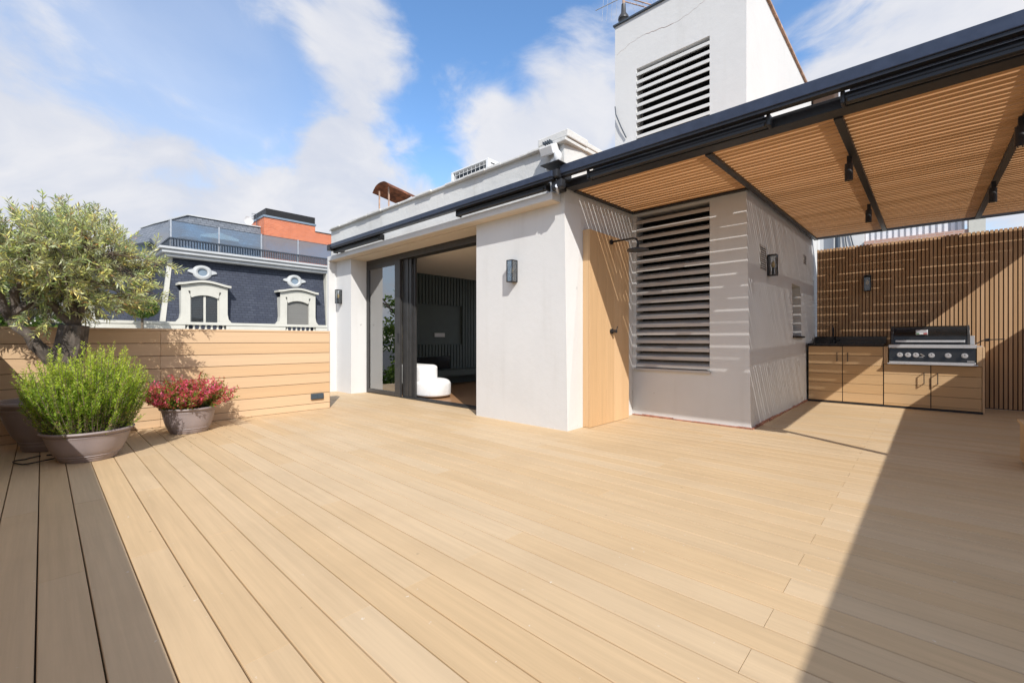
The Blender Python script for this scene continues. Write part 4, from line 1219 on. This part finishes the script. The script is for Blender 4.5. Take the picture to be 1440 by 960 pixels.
wn_ = nt.nodes.new('ShaderNodeTexNoise'); wn_.inputs['Scale'].default_value = 1.5; wn_.inputs['Detail'].default_value = 3
L(nt, cmb.outputs[0], wn_.inputs['Vector'])
wv_ = nt.nodes.new('ShaderNodeVectorMath'); wv_.operation = 'MULTIPLY_ADD'
L(nt, wn_.outputs['Color'], wv_.inputs[0]); wv_.inputs[1].default_value = (.55, .55, .55); L(nt, cmb.outputs[0], wv_.inputs[2])
n1 = noise(nt, wv_.outputs[0], 3.4, 10, .56); n2 = noise(nt, cmb.outputs[0], 1.1, 4, .5)
n3 = noise(nt, wv_.outputs[0], 9.0, 8, .6)
d = mathn(nt, 'ADD', mathn(nt, 'MULTIPLY', mathn(nt, 'SUBTRACT', n1, .5), 1.7), mathn(nt, 'MULTIPLY', mathn(nt, 'SUBTRACT', n2, .5), .6))
d = mathn(nt, 'ADD', d, mathn(nt, 'MULTIPLY', mathn(nt, 'SUBTRACT', n3, .5), .55))
d = mathn(nt, 'ADD', d, .56)
blobs = [
    (665, 40, 15, -.28), (610, 150, 9, -.20), (590, 205, 5, -.22), (800, 10, 9, -.22), (1110, 20, 6, -.15), (960, 0, 12, -.15),
    (310, 10, 10, -.42), (375, 165, 6, -.38), (230, 90, 11, -.36), (170, 60, 6, -.12), (250, 170, 8, -.10),
    (430, 75, 8, .32), (510, 70, 5, .30), (40, 110, 11, .12), (370, 230, 8, .40), (520, 250, 6, .40), (150, 290, 14, .2),
    (760, 180, 7, .34), (830, 90, 6, .34), (700, 230, 6, .2), (1150, 70, 10, .15), (120, 180, 7, .15)]
for x, y, w_, amt in blobs:
    dv = direction(x, y)
    dp = nt.nodes.new('ShaderNodeVectorMath'); dp.operation = 'DOT_PRODUCT'; L(nt, gen, dp.inputs[0]); dp.inputs[1].default_value = dv
    d = mathn(nt, 'ADD', d, ramp(nt, dp.outputs['Value'], math.cos(rad(w_*1.5)), 1.0, 0, amt))
cov = ramp(nt, d, .24, .74, 0, .97)
dp = nt.nodes.new('ShaderNodeVectorMath'); dp.operation = 'DOT_PRODUCT'; L(nt, gen, dp.inputs[0]); dp.inputs[1].default_value = direction(0, 250)
veil = mathn(nt, 'MULTIPLY', ramp(nt, dp.outputs['Value'], math.cos(rad(38)), 1.0, 0, .48), ramp(nt, n2, .3, .6, .6, 1.0))
cov = mathn(nt, 'ADD', cov, mathn(nt, 'MULTIPLY', veil, mathn(nt, 'SUBTRACT', 1.0, cov)))
cl = ramp(nt, n1, .35, .7)
cloudc = mixc(nt, cl, (4.3, 4.55, 5.2), (5.5, 5.5, 5.7))
hs = nt.nodes.new('ShaderNodeHueSaturation'); hs.inputs['Saturation'].default_value = 1.14; hs.inputs['Value'].default_value = 1.62
L(nt, sky.outputs[0], hs.inputs['Color'])
haze = ramp(nt, sep.outputs[2], -.05, .42, 1.0, 0)
base = mixc(nt, haze, hs.outputs[0], (3.9, 4.5, 5.4))
fin = mixc(nt, cov, base, cloudc)
L(nt, fin, bg.inputs[0])

# ------------------------------------------------------------------ camera
cam = bpy.data.cameras.new('camera'); co = bpy.data.objects.new('camera', cam); COL.objects.link(co)
cam.sensor_width = 36; cam.lens = F/1440*36; cam.clip_end = 5000; cam.clip_start = .02
cam.shift_y = -2/1440
co.location = (0, 0, 1)
fw = Vector((CA, SA, 0)); co.rotation_euler = fw.to_track_quat('-Z', 'Y').to_euler()
sc.camera = co
vs_ = sc.view_settings; vs_.view_transform = 'Standard'; vs_.look = 'None'; vs_.gamma = 1; vs_.exposure = .39
sc.cycles.max_bounces = 8; sc.cycles.diffuse_bounces = 4; sc.cycles.transparent_max_bounces = 16
